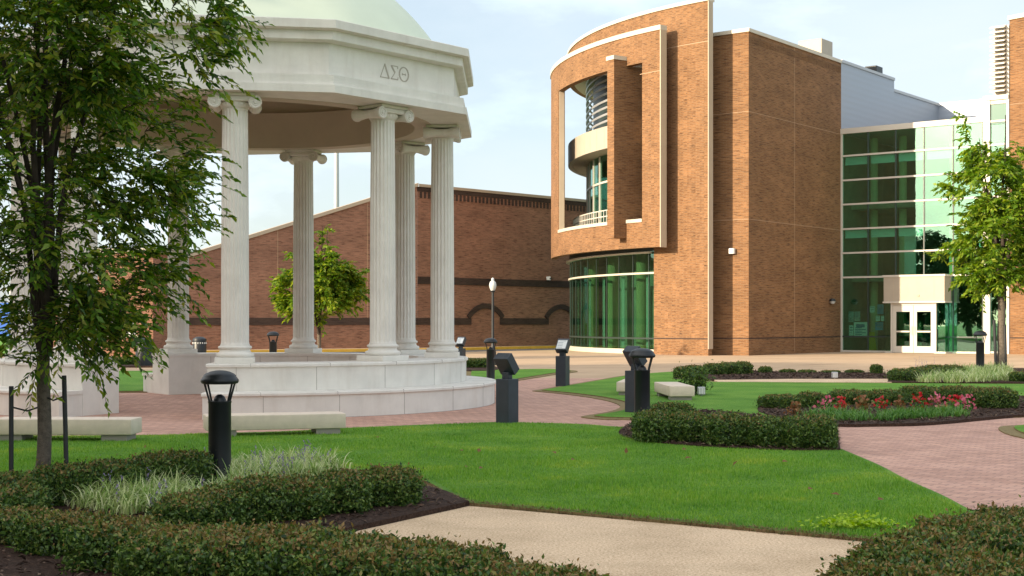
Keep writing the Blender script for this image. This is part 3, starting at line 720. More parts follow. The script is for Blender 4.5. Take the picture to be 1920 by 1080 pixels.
MBZ().arc(OB, RD - .5, RD - .3, A_END, a_sp, 11.3, 14.9, 50).build('drum_liner', DARKFRAME, lv)
a_gl = angpx(1096, RD)
MBZ().arc(OB, RD - .03, RD, A_END, a_sp, 6.1, 10.2, 60).build('upper_drum_glass', GLASSC, bld)
m = MBZ()
for k in range(14):
    a = A_END + (a_sp - A_END) * k / 13; m.arc(OB, RD - .05, RD + .06, a, a + .005, 6.1, 10.2, 1)
m.arc(OB, RD - .05, RD + .07, A_END, a_sp, 8.75, 8.85, 50)
m.build('upper_drum_frame', WHITEFRAME, bld)
MBZ().arc(OB, RD - .3, RD + .10, a_gl - .02, a_gl + .011, 6.1, 10.2, 6).build('drum_column', CREAMPANEL, bld)
MBZ().arc(OB, RD - 3.5, RD - 3.4, A_END, a_sp + .02, 6.11, 10.19, 40).build('interior_wall', INTWALL, bld)
m = MBZ()
for k in range(60):
    a = A_END + (a_sp - A_END) * k / 59; m.arc(OB, R1 - .30, R1 - .27, a, a + .0022, 6.15, 7.15, 1)
for z in (6.5, 6.85, 7.15): m.arc(OB, R1 - .31, R1 - .27, A_END, a_sp, z, z + .05, 50)
m.build('balcony_railing', WHITEFRAME, bld)
MBZ().revolve(OB, [(R1 - 4, 4.95), (R1 - .05, 4.95), (R1 - .05, 6.1), (R1 - 4, 6.1)], A_END, A_B - .001, 60).build('terrace_slab', DARKFRAME, bld)
# ground floor curved glass
MBZ().arc(OB, R1 - .12, R1 - .10, A_END, A_B, .28, 4.95, 60).build('lower_drum_glass', GLASSC, bld)
m = MBZ().arc(OB, R1 - .2, R1 + .02, A_END, A_B, 0, .28, 60); m.arc(OB, R1 - .16, R1, A_END, A_B, 3.86, 3.95, 60)
m.arc(OB, R1 - .3, R1 + .12, A_END, A_B - .012, 4.84, 4.92, 60)
m.build('lower_drum_band', COPING, bld)
m = MBZ().arc(OB, R1 - .15, R1 - .06, A_END, A_B, .76, .84, 60)
nn = 16
for k in range(nn): 
    a = A_END + (A_B - A_END) * (k + .6) / nn; m.arc(OB, R1 - .13, R1 - .085, a, a + .0022, .28, 4.82, 1)
m.build('lower_drum_mullion', DARKFRAME, bld)
MBZ().arc(OB, R1 - 2.4, R1 - 2.3, A_END, A_B + .01, 0.05, 4.94, 40).build('interior_wall', INTPALE, bld)
m = MBZ()
for px in (1112, 1150, 1204):
    a = angpx(px, R1 - 1.3); c = (OB[0] + (R1 - 1.3) * math.cos(a), OB[1] + (R1 - 1.3) * math.sin(a), 0)
    m.lathe(c, [(.30, .02), (.30, 4.94)], 20)
build_each(m, 'interior_column', INTCOL, bld, smooth=40)
m = MBZ()
for k in range(9):
    a = A_END + (A_B - A_END) * (k + .45) / 9; m.arc(OB, R1 - .55, R1 - .53, a, a + .016, .3, 3.8, 2)
build_each(m, 'interior_fabric_panel', BLIND, bld)
# flat front strip beside the curved wall and the long shaded side wall
HM = 15.2
f1 = C0 - U * 3.0
m = MB(); m.prism([tuple(C0), tuple(f1), tuple(f1 + W * .35), tuple(C0 + W * .35)], 0, HM); fm = m.build('front_wall', TANBRICK, bld)
m = MB(); m.prism([tuple(C0 + W * .352), tuple(C0 + W * .352 - U * .35), tuple(E0 - U * .35), tuple(E0)], 0, HM); sm = m.build('side_wall', TANBRICK, bld)
m = MB(); m.prism([tuple(C0 + (U - W) * .06), tuple(f1 - W * .06), tuple(f1 + W * .42), tuple(C0 - U * .4 + W * .42)], HM, HM + .17); m.build('coping', COPING, fm)
m = MB(); m.prism([tuple(C0 + U * .06 + W * .0), tuple(C0 - U * .41 + W * .422), tuple(E0 - U * .41), tuple(E0 + U * .06)], HM - .002, HM + .165); m.build('coping', COPING, sm)
m = MB()
for zz in (11.45, 6.4):
    m.prism([tuple(C0 - W * .004 + U * .004), tuple(f1 - W * .004), tuple(f1 + W * .01), tuple(C0 + W * .01 - U * .01)], zz, zz + .022)
build_each(m, 'control_joint', JOINT, fm)
m = MB()
for zz in (11.45, 6.4): m.prism([tuple(C0 + U * .004), tuple(E0 + U * .004), tuple(E0 - U * .01), tuple(C0 - U * .01 + W * .01)], zz, zz + .022)
q = C0 + W * 4.8; m.prism([tuple(q + U * .004), tuple(q + W * .03 + U * .004), tuple(q + W * .03 - U * .01), tuple(q - U * .01)], 0.1, HM)
build_each(m, 'control_joint', JOINT, sm)
m = MB(); m.prism([tuple(C0 + U * .005 - W * .005), tuple(E0 + U * .005), tuple(E0 - U * .02), tuple(C0 - U * .02 - W * .005)], .78, .84); m.build('dark_course', DARKBRICK, sm)
m = MB(); m.prism([tuple(C0 - W * .0045), tuple(f1 - W * .0045), tuple(f1 + W * .02), tuple(C0 + W * .02)], .78, .84); m.arc(OB, R1 - .02, R1 + .005, A_B, A_R1 - .001, .76, .82, 8); m.build('dark_course', DARKBRICK, fm)
# soldier course under the copings
m = MB()
for k in range(100):
    q = C0 + W * (.05 + k * .1025); m.prism([tuple(q + U * .006), tuple(q + W * .075 + U * .006), tuple(q + W * .075 - U * .02), tuple(q - U * .02)], HM - .52, HM - .18)
m.build('soldier_course', SOLDIER, sm)
MB().prism([tuple(C0 - U * .36 + W * .43), tuple(C0 - U * 9 + W * .43), tuple(C0 - U * 9 + W * 30), tuple(E0 - U * .36 + W * 4)], 14.3, 14.6).build('roof', ROOFM, bld)
# metal sided upper walls beyond
mE1 = E0 + W * 7.15; mE2 = E0 + W * 14.0
m = MB(); m.prism([tuple(E0 + W * .004), tuple(mE1), tuple(mE1 - U * .3), tuple(E0 - U * .3 + W * .004)], 9, 15.25); m.prism([tuple(mE1 + W * .004 - U * .08), tuple(mE2), tuple(mE2 - U * .4), tuple(mE1 + W * .004 - U * .4)], 9, 14.65)
m.prism([tuple(mE2 + W * .004 - U * .3), tuple(mE2 + W * .004 + U * 14), tuple(mE2 + W * .35 + U * 14), tuple(mE2 + W * .35 - U * .3)], 9, 14.65)
ms = m.build('metal_siding', SIDING, bld)
m = MB(); m.prism([tuple(E0 + U * .06 + W * .01), tuple(mE1 + U * .06), tuple(mE1 - U * .35), tuple(E0 - U * .35 + W * .01)], 15.25, 15.40)
m.prism([tuple(mE1 + W * .01 - U * .02), tuple(mE2 + U * .06 - W * .06), tuple(mE2 - U * .45), tuple(mE1 + W * .01 - U * .45)], 14.65, 14.80)
m.prism([tuple(mE2 - W * .06 + U * .065), tuple(mE2 - W * .06 + U * 14), tuple(mE2 + W * .4 + U * 14), tuple(mE2 + W * .4 + U * .065)], 14.65, 14.80)
m.build('coping', GREYMETAL, ms)
# roof hatch and vent
p = at(1526, 100, 79.0); q = (E0 + W * 2.0 - U * 2.4)
MB().bbox((q[0], q[1], 15.95), (1.4, 1.4, 2.0), .04, rz=math.atan2(W[1], W[0])).build('roof_hatch', CREAMPANEL, bld)
q = (E0 + W * 6.4 - U * .9)
MB().bbox((q[0], q[1], 15.62), (.9, .7, .8), .03, rz=math.atan2(W[1], W[0])).build('roof_vent', BLACK, bld)

# glass entrance wing
SG = 7.55
def gp(s, d=0.0): v = E0 + U * s + W * d; return (v[0], v[1])
ZROW = [3.92, 5.20, 6.46, 7.75, 9.02, 10.30, 11.46]
MB().prism([gp(.02), gp(SG), gp(SG, .03), gp(.02, .03)], .05, 11.46).build('curtain_wall', GLASS, bld)
cwl = bld.children[-1]
m = MB()
for z in ZROW[:-1]: m.prism([gp(0, -.06), gp(SG, -.06), gp(SG, .06), gp(0, .06)], z - .045, z + .045)
m.prism([gp(0, -.10), gp(SG, -.10), gp(SG, .10), gp(0, .10)], 11.46, 11.74)
m.prism([gp(0, -.06), gp(SG, -.06), gp(SG, .06), gp(0, .06)], .0, .10)
m.prism([gp(-.0, -.065), gp(.10, -.065), gp(.10, .065), gp(-.0, .065)], .10, 11.46)
m.prism([gp(SG, -.10), gp(SG + .32, -.10), gp(SG + .32, .14), gp(SG, .14)], 0, 12.5)
m.build('window_frame', WHITEFRAME, cwl)
m = MB()
for k in range(1, 6):
    s = 1.5 * k
    if s < SG: m.prism([gp(s - .03, -.035), gp(s + .03, -.035), gp(s + .03, .05), gp(s - .03, .05)], .10, 11.46)
m.prism([gp(.1, -.05), gp(SG, -.05), gp(SG, .05), gp(.1, .05)], .78, .86)
m.build('mullion', DARKFRAME, cwl)
# bay beside the tower
S1 = SG + .32
m = MB(); m.prism([gp(S1, .02), gp(8.75, .02), gp(8.75, .05), gp(S1, .05)], .05, 11.3); m.build('bay_glass', GLASS, bld)
m = MB(); m.prism([gp(S1, .0), gp(8.75, .0), gp(8.75, .06), gp(S1, .06)], 11.3, 12.3); m.build('teal_panel', TEALPANEL, bld)
m = MB()
for z in ZROW + [.08]: m.prism([gp(S1, -.05), gp(8.68, -.05), gp(8.68, .07), gp(S1, .07)], z - .05, z + .05)
m.prism([gp(SG, -.14), gp(8.78, -.14), gp(8.78, .3), gp(SG, .3)], 12.5, 12.72); m.prism([gp(S1, -.05), gp(8.68, -.05), gp(8.68, .07), gp(S1, .07)], 12.3, 12.5)
m.prism([gp(8.68, -.08), gp(8.80, -.08), gp(8.80, .1), gp(8.68, .1)], 0, 16.1)
m.build('bay_frame', WHITEFRAME, bld)
m = MB()
for k in range(15):
    z = 12.92 + k * .222
    m.add([gp(7.95, -.40) + (z - .07,), gp(8.68, -.40) + (z - .07,), gp(8.68, .05) + (z + .09,), gp(7.95, .05) + (z + .09,), gp(7.95, -.40) + (z - .01,), gp(8.68, -.40) + (z - .01,), gp(8.68, .05) + (z + .13,), gp(7.95, .05) + (z + .13,)],
          [(0, 1, 2, 3), (4, 5, 6, 7), (0, 1, 5, 4), (1, 2, 6, 5), (2, 3, 7, 6), (3, 0, 4, 7)])
m.prism([gp(7.97, .14), gp(8.68, .14), gp(8.68, .2), gp(7.97, .2)], 12.72, 16.15)
m.build('sunshade_louvre', WHITEFRAME, bld)
# wing roof, floors, interior
MB().prism([gp(0.02, .12), gp(8.7, .31), gp(8.7, 13.9), gp(0.02, 13.9)], 11.5, 11.7).build('wing_roof', ROOFM, bld)
m = MB()
for z in (3.7, 7.55): m.prism([gp(.05, 1.2), gp(8.6, 1.2), gp(8.6, 8), gp(.05, 8)], z, z + .35)
m.prism([gp(.05, .07), gp(8.6, .07), gp(8.6, 8), gp(.05, 8)], .01, .03)
m.prism([gp(.05, 8), gp(8.6, 8), gp(8.6, 8.2), gp(.05, 8.2)], 0, 11.49)
m.prism([gp(.012, .1), gp(.05, .1), gp(.05, 8.19), gp(.012, 8.19)], .031, 11.48)
build_each(m, 'interior_floor', INTWALL, bld)
m = MB()
for s in (.9, 2.5, 5.2, 7.0): m.lathe((*gp(s, 2.2), 0), [(.20, .03), (.20, 11.4)], 16)
build_each(m, 'interior_column', INTCOL, bld, smooth=40)
m = MB()
for s0, z in ((0.12, 10.24), (1.55, 10.24), (3.05, 10.24), (4.55, 10.24), (6.05, 10.24), (.12, 6.40), (1.55, 6.40), (3.05, 6.4)):
    m.prism([gp(s0 + .05, .14), gp(s0 + 1.36, .14), gp(s0 + 1.36, .15), gp(s0 + .05, .15)], z - .42, z)
build_each(m, 'roller_blind', BLIND, bld)
m = MB()
m.prism([gp(3.1, .9), gp(3.7, .9), gp(3.7, 1.0), gp(3.1, 1.0)], 4.05, 6.3); m.prism([gp(7.0, .9), gp(7.5, .9), gp(7.5, 1.0), gp(7.0, 1.0)], 4.05, 6.3)
build_each(m, 'interior_drape', BLIND, bld)
# entry box and double door
def sg_px(px, d):
    k = (px - 960) / F; b = E0 + W * d; return (b[0] - k * b[1]) / (k * U[1] - U[0])
d0 = -1.0
sA, sB = sg_px(1657, d0), sg_px(1771, d0)
m = MB(); m.prism([gp(sA, d0), gp(sB, d0), gp(sB, -.062), gp(sA, -.062)], 2.62, 3.86)
can = m.build('entry_canopy', CREAMPANEL, bld)
m = MB(); m.prism([gp(sA - .05, d0 - .05), gp(sB + .05, d0 - .05), gp(sB + .05, -.062), gp(sA - .05, -.062)], 3.86, 3.96); m.prism([gp(sA - .04, d0 - .04), gp(sB + .04, d0 - .04), gp(sB + .04, -.062), gp(sA - .04, -.062)], 2.54, 2.62)
m.build('canopy_trim', WHITEFRAME, can)
m = MB()
for px in (1675, 1751): s = sg_px(px, d0); m.prism([gp(s, d0 - .004), gp(s + .02, d0 - .004), gp(s + .02, d0 + .1), gp(s, d0 + .1)], 2.62, 3.86)
s = sg_px(1722, d0); m.prism([gp(s - .05, d0 - .03), gp(s + .05, d0 - .03), gp(s + .05, d0), gp(s - .05, d0)], 2.85, 2.95)
m.build('panel_joint', BEIGE, can)
dd = -.85
s0, s1 = sg_px(1674, dd), sg_px(1752, dd); smid = (s0 + s1) / 2
m = MB()
m.prism([gp(s0 - .10, dd - .03), gp(s0, dd - .03), gp(s0, dd + .1), gp(s0 - .10, dd + .1)], 0, 2.54); m.prism([gp(s1, dd - .03), gp(s1 + .10, dd - .03), gp(s1 + .10, dd + .1), gp(s1, dd + .1)], 0, 2.54)
m.prism([gp(s0, dd - .03), gp(s1, dd - .03), gp(s1, dd + .1), gp(s0, dd + .1)], 2.44, 2.54)
m.build('door_frame', WHITEFRAME, bld)
for a, b, hs in ((s0 + .01, smid - .01, 1), (smid + .01, s1 - .01, -1)):
    m = MB(); w = .17
    m.prism([gp(a, dd), gp(a + w, dd), gp(a + w, dd + .05), gp(a, dd + .05)], .03, 2.43); m.prism([gp(b - w, dd), gp(b, dd), gp(b, dd + .05), gp(b - w, dd + .05)], .03, 2.43)
    m.prism([gp(a + w, dd), gp(b - w, dd), gp(b - w, dd + .05), gp(a + w, dd + .05)], .03, .36); m.prism([gp(a + w, dd), gp(b - w, dd), gp(b - w, dd + .05), gp(a + w, dd + .05)], 2.10, 2.43)
    m.prism([gp(a + w, dd - .06), gp(b - w, dd - .06), gp(b - w, dd), gp(a + w, dd)], 1.06, 1.14)
    dr = m.build('door', WHITEFRAME, bld)
    MB().prism([gp(a + w, dd + .02), gp(b - w, dd + .02), gp(b - w, dd + .03), gp(a + w, dd + .03)], .36, 2.10).build('door_glass', DOORGLASS, dr)
    hx = (b - .07) if hs > 0 else (a + .07)
    MB().tube([gp(hx, dd) + (.95,), gp(hx, dd - .08) + (.95,), gp(hx, dd - .08) + (1.35,), gp(hx, dd) + (1.35,)], .014, 6).build('handle', GREYMETAL, dr)
m = MB(); s2 = sg_px(1757, dd) + .05
m.prism([gp(s2, dd + .02), gp(sB - .03, dd + .02), gp(sB - .03, dd + .04), gp(s2, dd + .04)], .1, 2.54); m.prism([gp(sB - .05, dd + .06), gp(sB - .03, dd + .06), gp(sB - .03, -.07), gp(sB - .05, -.07)], .1, 2.54)
m.prism([gp(sA + .03, dd + .02), gp(s0 - .12, dd + .02), gp(s0 - .12, dd + .04), gp(sA + .03, dd + .04)], .1, 2.54)
build_each(m, 'vestibule_glass', GLASS, bld); vg = bld
m = MB(); m.prism([gp(s1 + .10, dd - .02), gp(sB, dd - .02), gp(sB, dd + .06), gp(s1 + .10, dd + .06)], 0, .10); m.prism([gp(sB - .05, dd + .06), gp(sB + .01, dd + .06), gp(sB + .01, -.07), gp(sB - .05, -.07)], 0, .10)
m.prism([gp(sA, dd - .02), gp(s0 - .10, dd - .02), gp(s0 - .10, dd + .06), gp(sA, dd + .06)], 0, .10)
m.build('vestibule_frame', WHITEFRAME, vg)
# brick tower at the right edge
T0 = np.array(gp(8.80)); TD = np.array([.62, -.785])
m = MB(); T1 = T0 + TD * 7; TN = np.array([.785, .62])
m.prism([tuple(T0), tuple(T1), tuple(T1 + TN * 8), tuple(T0 + TN * 8)], 0, 16.35); tw = m.build('tower_wall', TANBRICK, bld)
m = MB(); m.prism([tuple(T0 - TN * .07 - TD * .07), tuple(T1 - TN * .07), tuple(T1 + TN * 8), tuple(T0 + TN * 8 - TD * .07)], 16.35, 16.55); m.build('coping', COPING, tw)
m = MB()
for zz in (12.2, 7.0): m.prism([tuple(T0 - TN * .004), tuple(T1 - TN * .004), tuple(T1 + TN * .02), tuple(T0 + TN * .02)], zz, zz + .022)
build_each(m, 'control_joint', JOINT, tw)
MB().prism([tuple(T0 - TN * .005), tuple(T1 - TN * .005), tuple(T1 + TN * .02), tuple(T0 + TN * .02)], .78, .84).build('dark_course', DARKBRICK, tw)

# ------------------------------------------------------------------ dark red brick hall behind
BA = np.array([-5.3, 79.5]); BD = np.array([.69, .72]); BD /= np.linalg.norm(BD); BL = np.array([-.87, -.50]); BL /= np.linalg.norm(BL)
HB = 9.15
hall = thing('brick_hall', (BA[0], BA[1], 0), 'long windowless dark red brick hall with a sloping roofline and blind arches', 'building')
BN = np.array([BD[1], -BD[0]]); BNL = np.array([-BL[1], BL[0]])
def bpt(t, d=0.0): v = BA + BD * t + BN * d; return (v[0], v[1])
def lpt(t, d=0.0): v = BA + BL * t + BNL * d; return (v[0], v[1])
m = MB(); m.prism([bpt(0), bpt(30), tuple(BA + BD * 30 + np.array([2.0, 12])), tuple(BA + np.array([1.2, 12]))], 0, HB); hw = m.build('wall', REDBRICK, hall)
TL = 14.0; sl = .327
a, b, c, d = lpt(.002), lpt(TL), lpt(TL, -.4), lpt(.002, -.4)
m = MB(); m.add([(*a, 0), (*b, 0), (*c, 0), (*d, 0), (*a, HB), (*b, HB - sl * TL), (*c, HB - sl * TL), (*d, HB)], [(0, 3, 2, 1), (4, 5, 6, 7), (0, 1, 5, 4), (1, 2, 6, 5), (2, 3, 7, 6), (3, 0, 4, 7)])
rw = m.build('raking_wall', REDBRICK, hall)
a, b, c, d = lpt(-.05, .08), lpt(TL, .08), lpt(TL, -.5), lpt(-.05, -.5); zb = HB - sl * TL
m = MB(); m.add([(*a, HB + .01), (*b, zb + .01), (*c, zb + .01), (*d, HB + .01), (*a, HB + .2), (*b, zb + .2), (*c, zb + .2), (*d, HB + .2)], [(0, 3, 2, 1), (4, 5, 6, 7), (0, 1, 5, 4), (1, 2, 6, 5), (2, 3, 7, 6), (3, 0, 4, 7)])
m.build('coping', BEIGE, rw)
MB().prism([bpt(.06, .08), bpt(30, .08), tuple(BA + BD * 30 + np.array([2.0, 12])), tuple(BA + np.array([1.25, 12]))], HB, HB + .16).build('coping', BEIGE, hw)
m = MB()
for k in range(95):
    t = .2 + k * .31; m.prism([bpt(t, .05), bpt(t + .13, .05), bpt(t + .13, -.01), bpt(t, -.01)], HB - .62, HB - .28)
m.prism([bpt(.0, .03), bpt(30, .03), bpt(30, -.01), bpt(0, -.01)], HB - .26, HB - .003)
m.build('corbel_course', DARKBRICK, hw)
def tb(px): k = (px - 960) / F; return (BA[0] - k * BA[1]) / (k * BD[1] - BD[0])
arches = [(tb(883), tb(937)), (tb(1028), tb(1074))]
m = MB(); m.prism([bpt(0, .05), bpt(30, .05), bpt(30, -.01), bpt(0, -.01)], 3.72, 4.12)
edges = [0] + [x for p in arches for x in p] + [30]
for i in range(0, len(edges), 2): m.prism([bpt(edges[i], .05), bpt(edges[i + 1], .05), bpt(edges[i + 1], -.01), bpt(edges[i], -.01)], 1.42, 1.80)
m.build('dark_band', DARKBRICK, hw)
for p0, p1 in arches:
    m = MB(); cx = (p0 + p1) / 2; hw_ = (p1 - p0) / 2 + .12; zc = 1.75; rise = .62; rad = (hw_ ** 2 + rise ** 2) / (2 * rise); zc0 = zc + rise - rad; am = math.asin(hw_ / rad)
    for q in range(12):
        a, b = -am + 2 * am * q / 12, -am + 2 * am * (q + 1) / 12
        pp = [(rad * math.sin(a), rad * math.cos(a)), (rad * math.sin(b), rad * math.cos(b)), ((rad + .3) * math.sin(b), (rad + .3) * math.cos(b)), ((rad + .3) * math.sin(a), (rad + .3) * math.cos(a))]
        m.add([(*bpt(cx + u, .07), zc0 + v) for u, v in pp] + [(*bpt(cx + u, -.01), zc0 + v) for u, v in pp], [(0, 1, 2, 3), (4, 5, 6, 7), (0, 1, 5, 4), (1, 2, 6, 5), (2, 3, 7, 6), (3, 0, 4, 7)])
    m.build('blind_arch', DARKBRICK, hw)
MB().prism([lpt(-.0, .05), lpt(TL, .05), lpt(TL, -.01), lpt(.0, -.01)], 1.42, 1.80).build('dark_band', DARKBRICK, rw)
m = MB()
for t in (3.0, 8.2, 13.4): m.prism([lpt(t, .006), lpt(t + .03, .006), lpt(t + .03, -.01), lpt(t, -.01)], 1.81, HB - sl * t - .02)
build_each(m, 'control_joint', JOINT, rw)
m = MB()
for t in (tb(944),): m.prism([bpt(t, .006), bpt(t + .03, .006), bpt(t + .03, -.01), bpt(t, -.01)], .1, 1.4); m.prism([bpt(t, .006), bpt(t + .03, .006), bpt(t + .03, -.01), bpt(t, -.01)], 1.81, 3.7); m.prism([bpt(t, .006), bpt(t + .03, .006), bpt(t + .03, -.01), bpt(t, -.01)], 4.13, HB - .64)
build_each(m, 'control_joint', REDBRICK, hw)
# yellow painted kerb at the foot of the hall
m = MB(); m.prism([lpt(-.1, 2.4), lpt(22, 2.4), lpt(22, 2.1), lpt(-.1, 2.1)], 0, .15); m.prism([bpt(-.25, 2.2), bpt(14, 1.7), bpt(14, 1.4), bpt(-.25, 1.9)], 0, .15)
st(m.build('kerb', YELLOW, None))
m = MB(); m.prism([lpt(-.1, 2.09), lpt(22, 2.09), lpt(22, 0), lpt(0, 0)], 0, .14); m.prism([bpt(-.3, 1.88), bpt(14, 1.39), bpt(14, 0), bpt(0, 0)], 0, .138)
st(m.build('pavement', PLAZA, None))

# small brick block and grandstand at far left
lb = thing('brick_ticket_block', (-18, 62, 0), 'low orange brick block with white framed poster windows behind the pavilion', 'building')
x0, x1 = at(40, 600, 62)[0], at(287, 600, 62)[0]
MB().prism([(x0, 62), (x1, 62), (x1, 66), (x0, 66)], 0, 4.6).build('wall', REDBRICK, lb)
MB().prism([(x0 - .1, 61.9), (x1 + .1, 61.9), (x1 + .1, 66.1), (x0 - .1, 66.1)], 4.6, 4.8).build('coping', COPING, lb)
for pa, pb in ((193, 211), (233, 254)):
    wx0, wx1 = at(pa, 600, 62)[0], at(pb, 600, 62)[0]; za, zb2 = zat(628, 62), zat(592, 62)
    w = MB().prism([(wx0, 61.985), (wx1, 61.985), (wx1, 62.01), (wx0, 62.01)], za, zb2).build('window', SCREENM, lb)
    m = MB()
    for (u0, v0, u1, v1) in ((.15, .85, .8, .7), (.8, .7, .2, .5), (.2, .5, .85, .42), (.3, .3, .85, .1)):
        a = (wx0 + (wx1 - wx0) * u0, za + (zb2 - za) * v0); b = (wx0 + (wx1 - wx0) * u1, za + (zb2 - za) * v1)
        m.tube([(a[0], 61.98, a[1]), (b[0], 61.98, b[1])], .05, 5)
    m.build('poster_print', BLACK, w)
    MB().box(((wx0 + wx1) / 2, 61.94, za - .06), (wx1 - wx0 + .25, .15, .11)).build('sill', COPING, w)

# ------------------------------------------------------------------ street furniture
def bench(name, label, c, rz, ln, dep=.50, z0=.085, z1=.29):
    t = thing(name, (c[0], c[1], 0.04), label, 'bench', 'low stone benches round the pavilion', rz=rz if rz else 1e-4)
    MB().bbox((0, 0, (z0 + z1) / 2), (ln, dep, z1 - z0), .016).build('seat', BENCH, t, smooth=30)
    for sx in (-1, 1):
        MB().bbox((sx * (ln / 2 - .24), 0, z0 / 2 - .02), (.34, dep - .08, z0 + .04), .01).build('support', STONE_SEAM, t)
    return t
bench('stone_bench', 'low cream slab bench behind the tree trunk and its stakes', (-5.87, 18.75), R(-1.5), 1.86)
bench('stone_bench', 'low cream slab bench in front of the pavilion step, half behind the nearest bollard', (-3.28, 19.65), R(17), 1.90)
bench('stone_bench', 'pale tan bench end-on to us beside the small grey light box', (3.30, 29.0), R(93), 2.0)
bench('stone_bench', 'pale tan bench mostly hidden behind the bollard and dark sign post', (2.62, 30.9), R(80), 2.0)

def bollard():
    t = thing('bollard_light', (0, 0, 0), 'x', 'bollard', 'black domed bollard lights')
    MB().lathe((0, 0, 0), [(.0, 0), (.125, 0), (.125, .02), (.112, .03), (.108, .05), (.108, .765), (.112, .77), (.112, .785), (.0, .785)], 32).build('post', BLACK, t, smooth=40)
    m = MB().lathe((0, 0, 0), [(0, .95), (.150, .95), (.172, .957), (.182, .975), (.180, .992), (.165, 1.012), (.158, 1.02), (.155, 1.032), (.135, 1.05), (.09, 1.07), (.04, 1.08), (0, 1.082)], 36)
    m.build('cap', BLACK, t, smooth=40)
    for a in (R(28), R(-28), R(152), R(208)):
        MB().tube([(.098 * math.cos(a), .098 * math.sin(a), .775), (.150 * math.cos(a), .150 * math.sin(a), .96)], .011, 6).build('strut', BLACK, t)
    MB().lathe((0, 0, 0), [(0, .78), (.062, .78), (.060, .80), (.045, .83), (.02, .848), (0, .85)], 20).build('lens', BLACK, t, smooth=50)
    return t
B = bollard()
spots = [((412, 13.7), 1.0, 'nearest black bollard light standing in the pale striped grass'), ((1204, 20.8), 1.075, 'black bollard light in front of a dark sign post at the middle hedge'),
         ((1838, 42.7), 1.21, 'black bollard light beside the young tree near the glass entrance'), ((920, 38.6), 1.05, 'black bollard light in front of the globe lamp post'), ((512, 47.0), 1.16, 'small distant bollard light seen between two pavilion columns')]
for i, ((px, Y), s, lab) in enumerate(spots):
    o = B if i == 0 else dup(B, (0, 0, 0))
    o.location = ((px - 960) / F * Y, Y, 0.05 if i < 2 else .02); o.scale = (s if i != 2 else 1.12, s if i != 2 else 1.12, s); o['label'] = lab

def sign_post():
    t = thing('sign_pedestal', (0, 0, 0), 'x', 'sign', 'slate pedestals with tilted panels')
    MB().bbox((0, 0, .34), (.25, .25, .70), .006).build('post', SLATE, t)
    m = MB().bbox((0, 0, .74), (.13, .10, .10), .006); m.build('neck', SLATE, t)
    # tilted lectern box: display faces local -Y and up
    a = R(38); hd = MB(); M = Matrix.Rotation(a - R(90), 3, 'X')
    tt = MB().bbox((0, 0, 0), (.28, .32, .15), .008)
    rot = Matrix.Rotation(R(52), 3, 'X')
    hd.add([tuple(rot @ Vector(v) + Vector((0, .02, .92))) for v in tt.v], tt.f); h = hd.build('panel_box', SLATE, t)
    sc = MB(); tt = MB().box((0, -.012, .0765), (.23, .24, .006)); sc.add([tuple(rot @ Vector(v) + Vector((0, .02, .92))) for v in tt.v], tt.f); s = sc.build('display', SCREENM, h)
    pr = MB()
    for k in range(5):
        tt = MB().box((-.04 if k else 0, .085 - .045 * k, .0805), (.13 if k else .17, .012, .002)); pr.add([tuple(rot @ Vector(v) + Vector((0, .02, .92))) for v in tt.v], tt.f)
    pr.build('print', INK, s)
    return t
S = sign_post()
for i, (px, py, dirv, sc, lab) in enumerate([(951, 798, (.62, .78), 1.0, 'dark sign pedestal seen from behind beside the curved stone step'),
                                         (1055, 726, (-.42, -.9), 1.06, 'dark sign pedestal on the path with its pale panel facing us'),
                                         (1192, 778, (.72, .70), 1.06, 'dark sign pedestal seen from behind just behind a bollard'),
                                         (864, 693, (-.42, -.9), .98, 'dark sign pedestal with pale panel peeping over the pavilion wall')]):
    x, y = G(px, py); o = S if i == 0 else dup(S, (0, 0, 0))
    o.location = (x, y, .03); o.rotation_euler = (0, 0, math.atan2(dirv[0], -dirv[1])); o.scale = (sc, sc, sc); o['label'] = lab

lx, ly = at(924, 600, 52)[:2]
lp = thing('lamp_post', (lx, ly, 0), 'slim black lamp post with a white acorn globe before the brick hall', 'lamp')
zt = zat(545, ly)
MB().lathe((lx, ly, 0), [(0, 0), (.20, 0), (.20, .12), (.15, .2), (.12, .45), (.10, .6), (.06, .7), (.052, .8), (.045, zt - .06), (.08, zt - .05), (.10, zt)], 20).build('pole', BLACK, lp, smooth=40)
MB().lathe((lx, ly, zt), [(0, 0), (.07, 0), (.12, .10), (.135, .2), (.11, .31), (.06, .36), (.045, .38), (.06, .41), (.045, .45), (.0, .48)], 20).build('globe', GLOBE, lp, smooth=50)
mx_, my_ = at(631, 600, 118)[:2]
ma = thing('floodlight_mast', (mx_, my_, 0), 'tall blue-grey stadium mast rising behind the brick hall', 'light mast')
MB().lathe((mx_, my_, 0), [(0, 0), (.28, 0), (.20, 14), (.13, 27)], 16).build('pole', GREYMETAL, ma, smooth=40)
m = MB()
for z in (25.2, 26.6): m.box((mx_, my_ - .2, z), (3.6, .12, .12))
m.build('crossarm', GREYMETAL, ma)
for z in (25.4, 26.8):
    for k in range(4): MB().lathe((mx_ - 1.5 + k, my_ - .45, z), [(0, 0), (.2, .02), (.26, .3), (.1, .45), (0, .46)], 12).build('floodlight', GREYMETAL, ma)

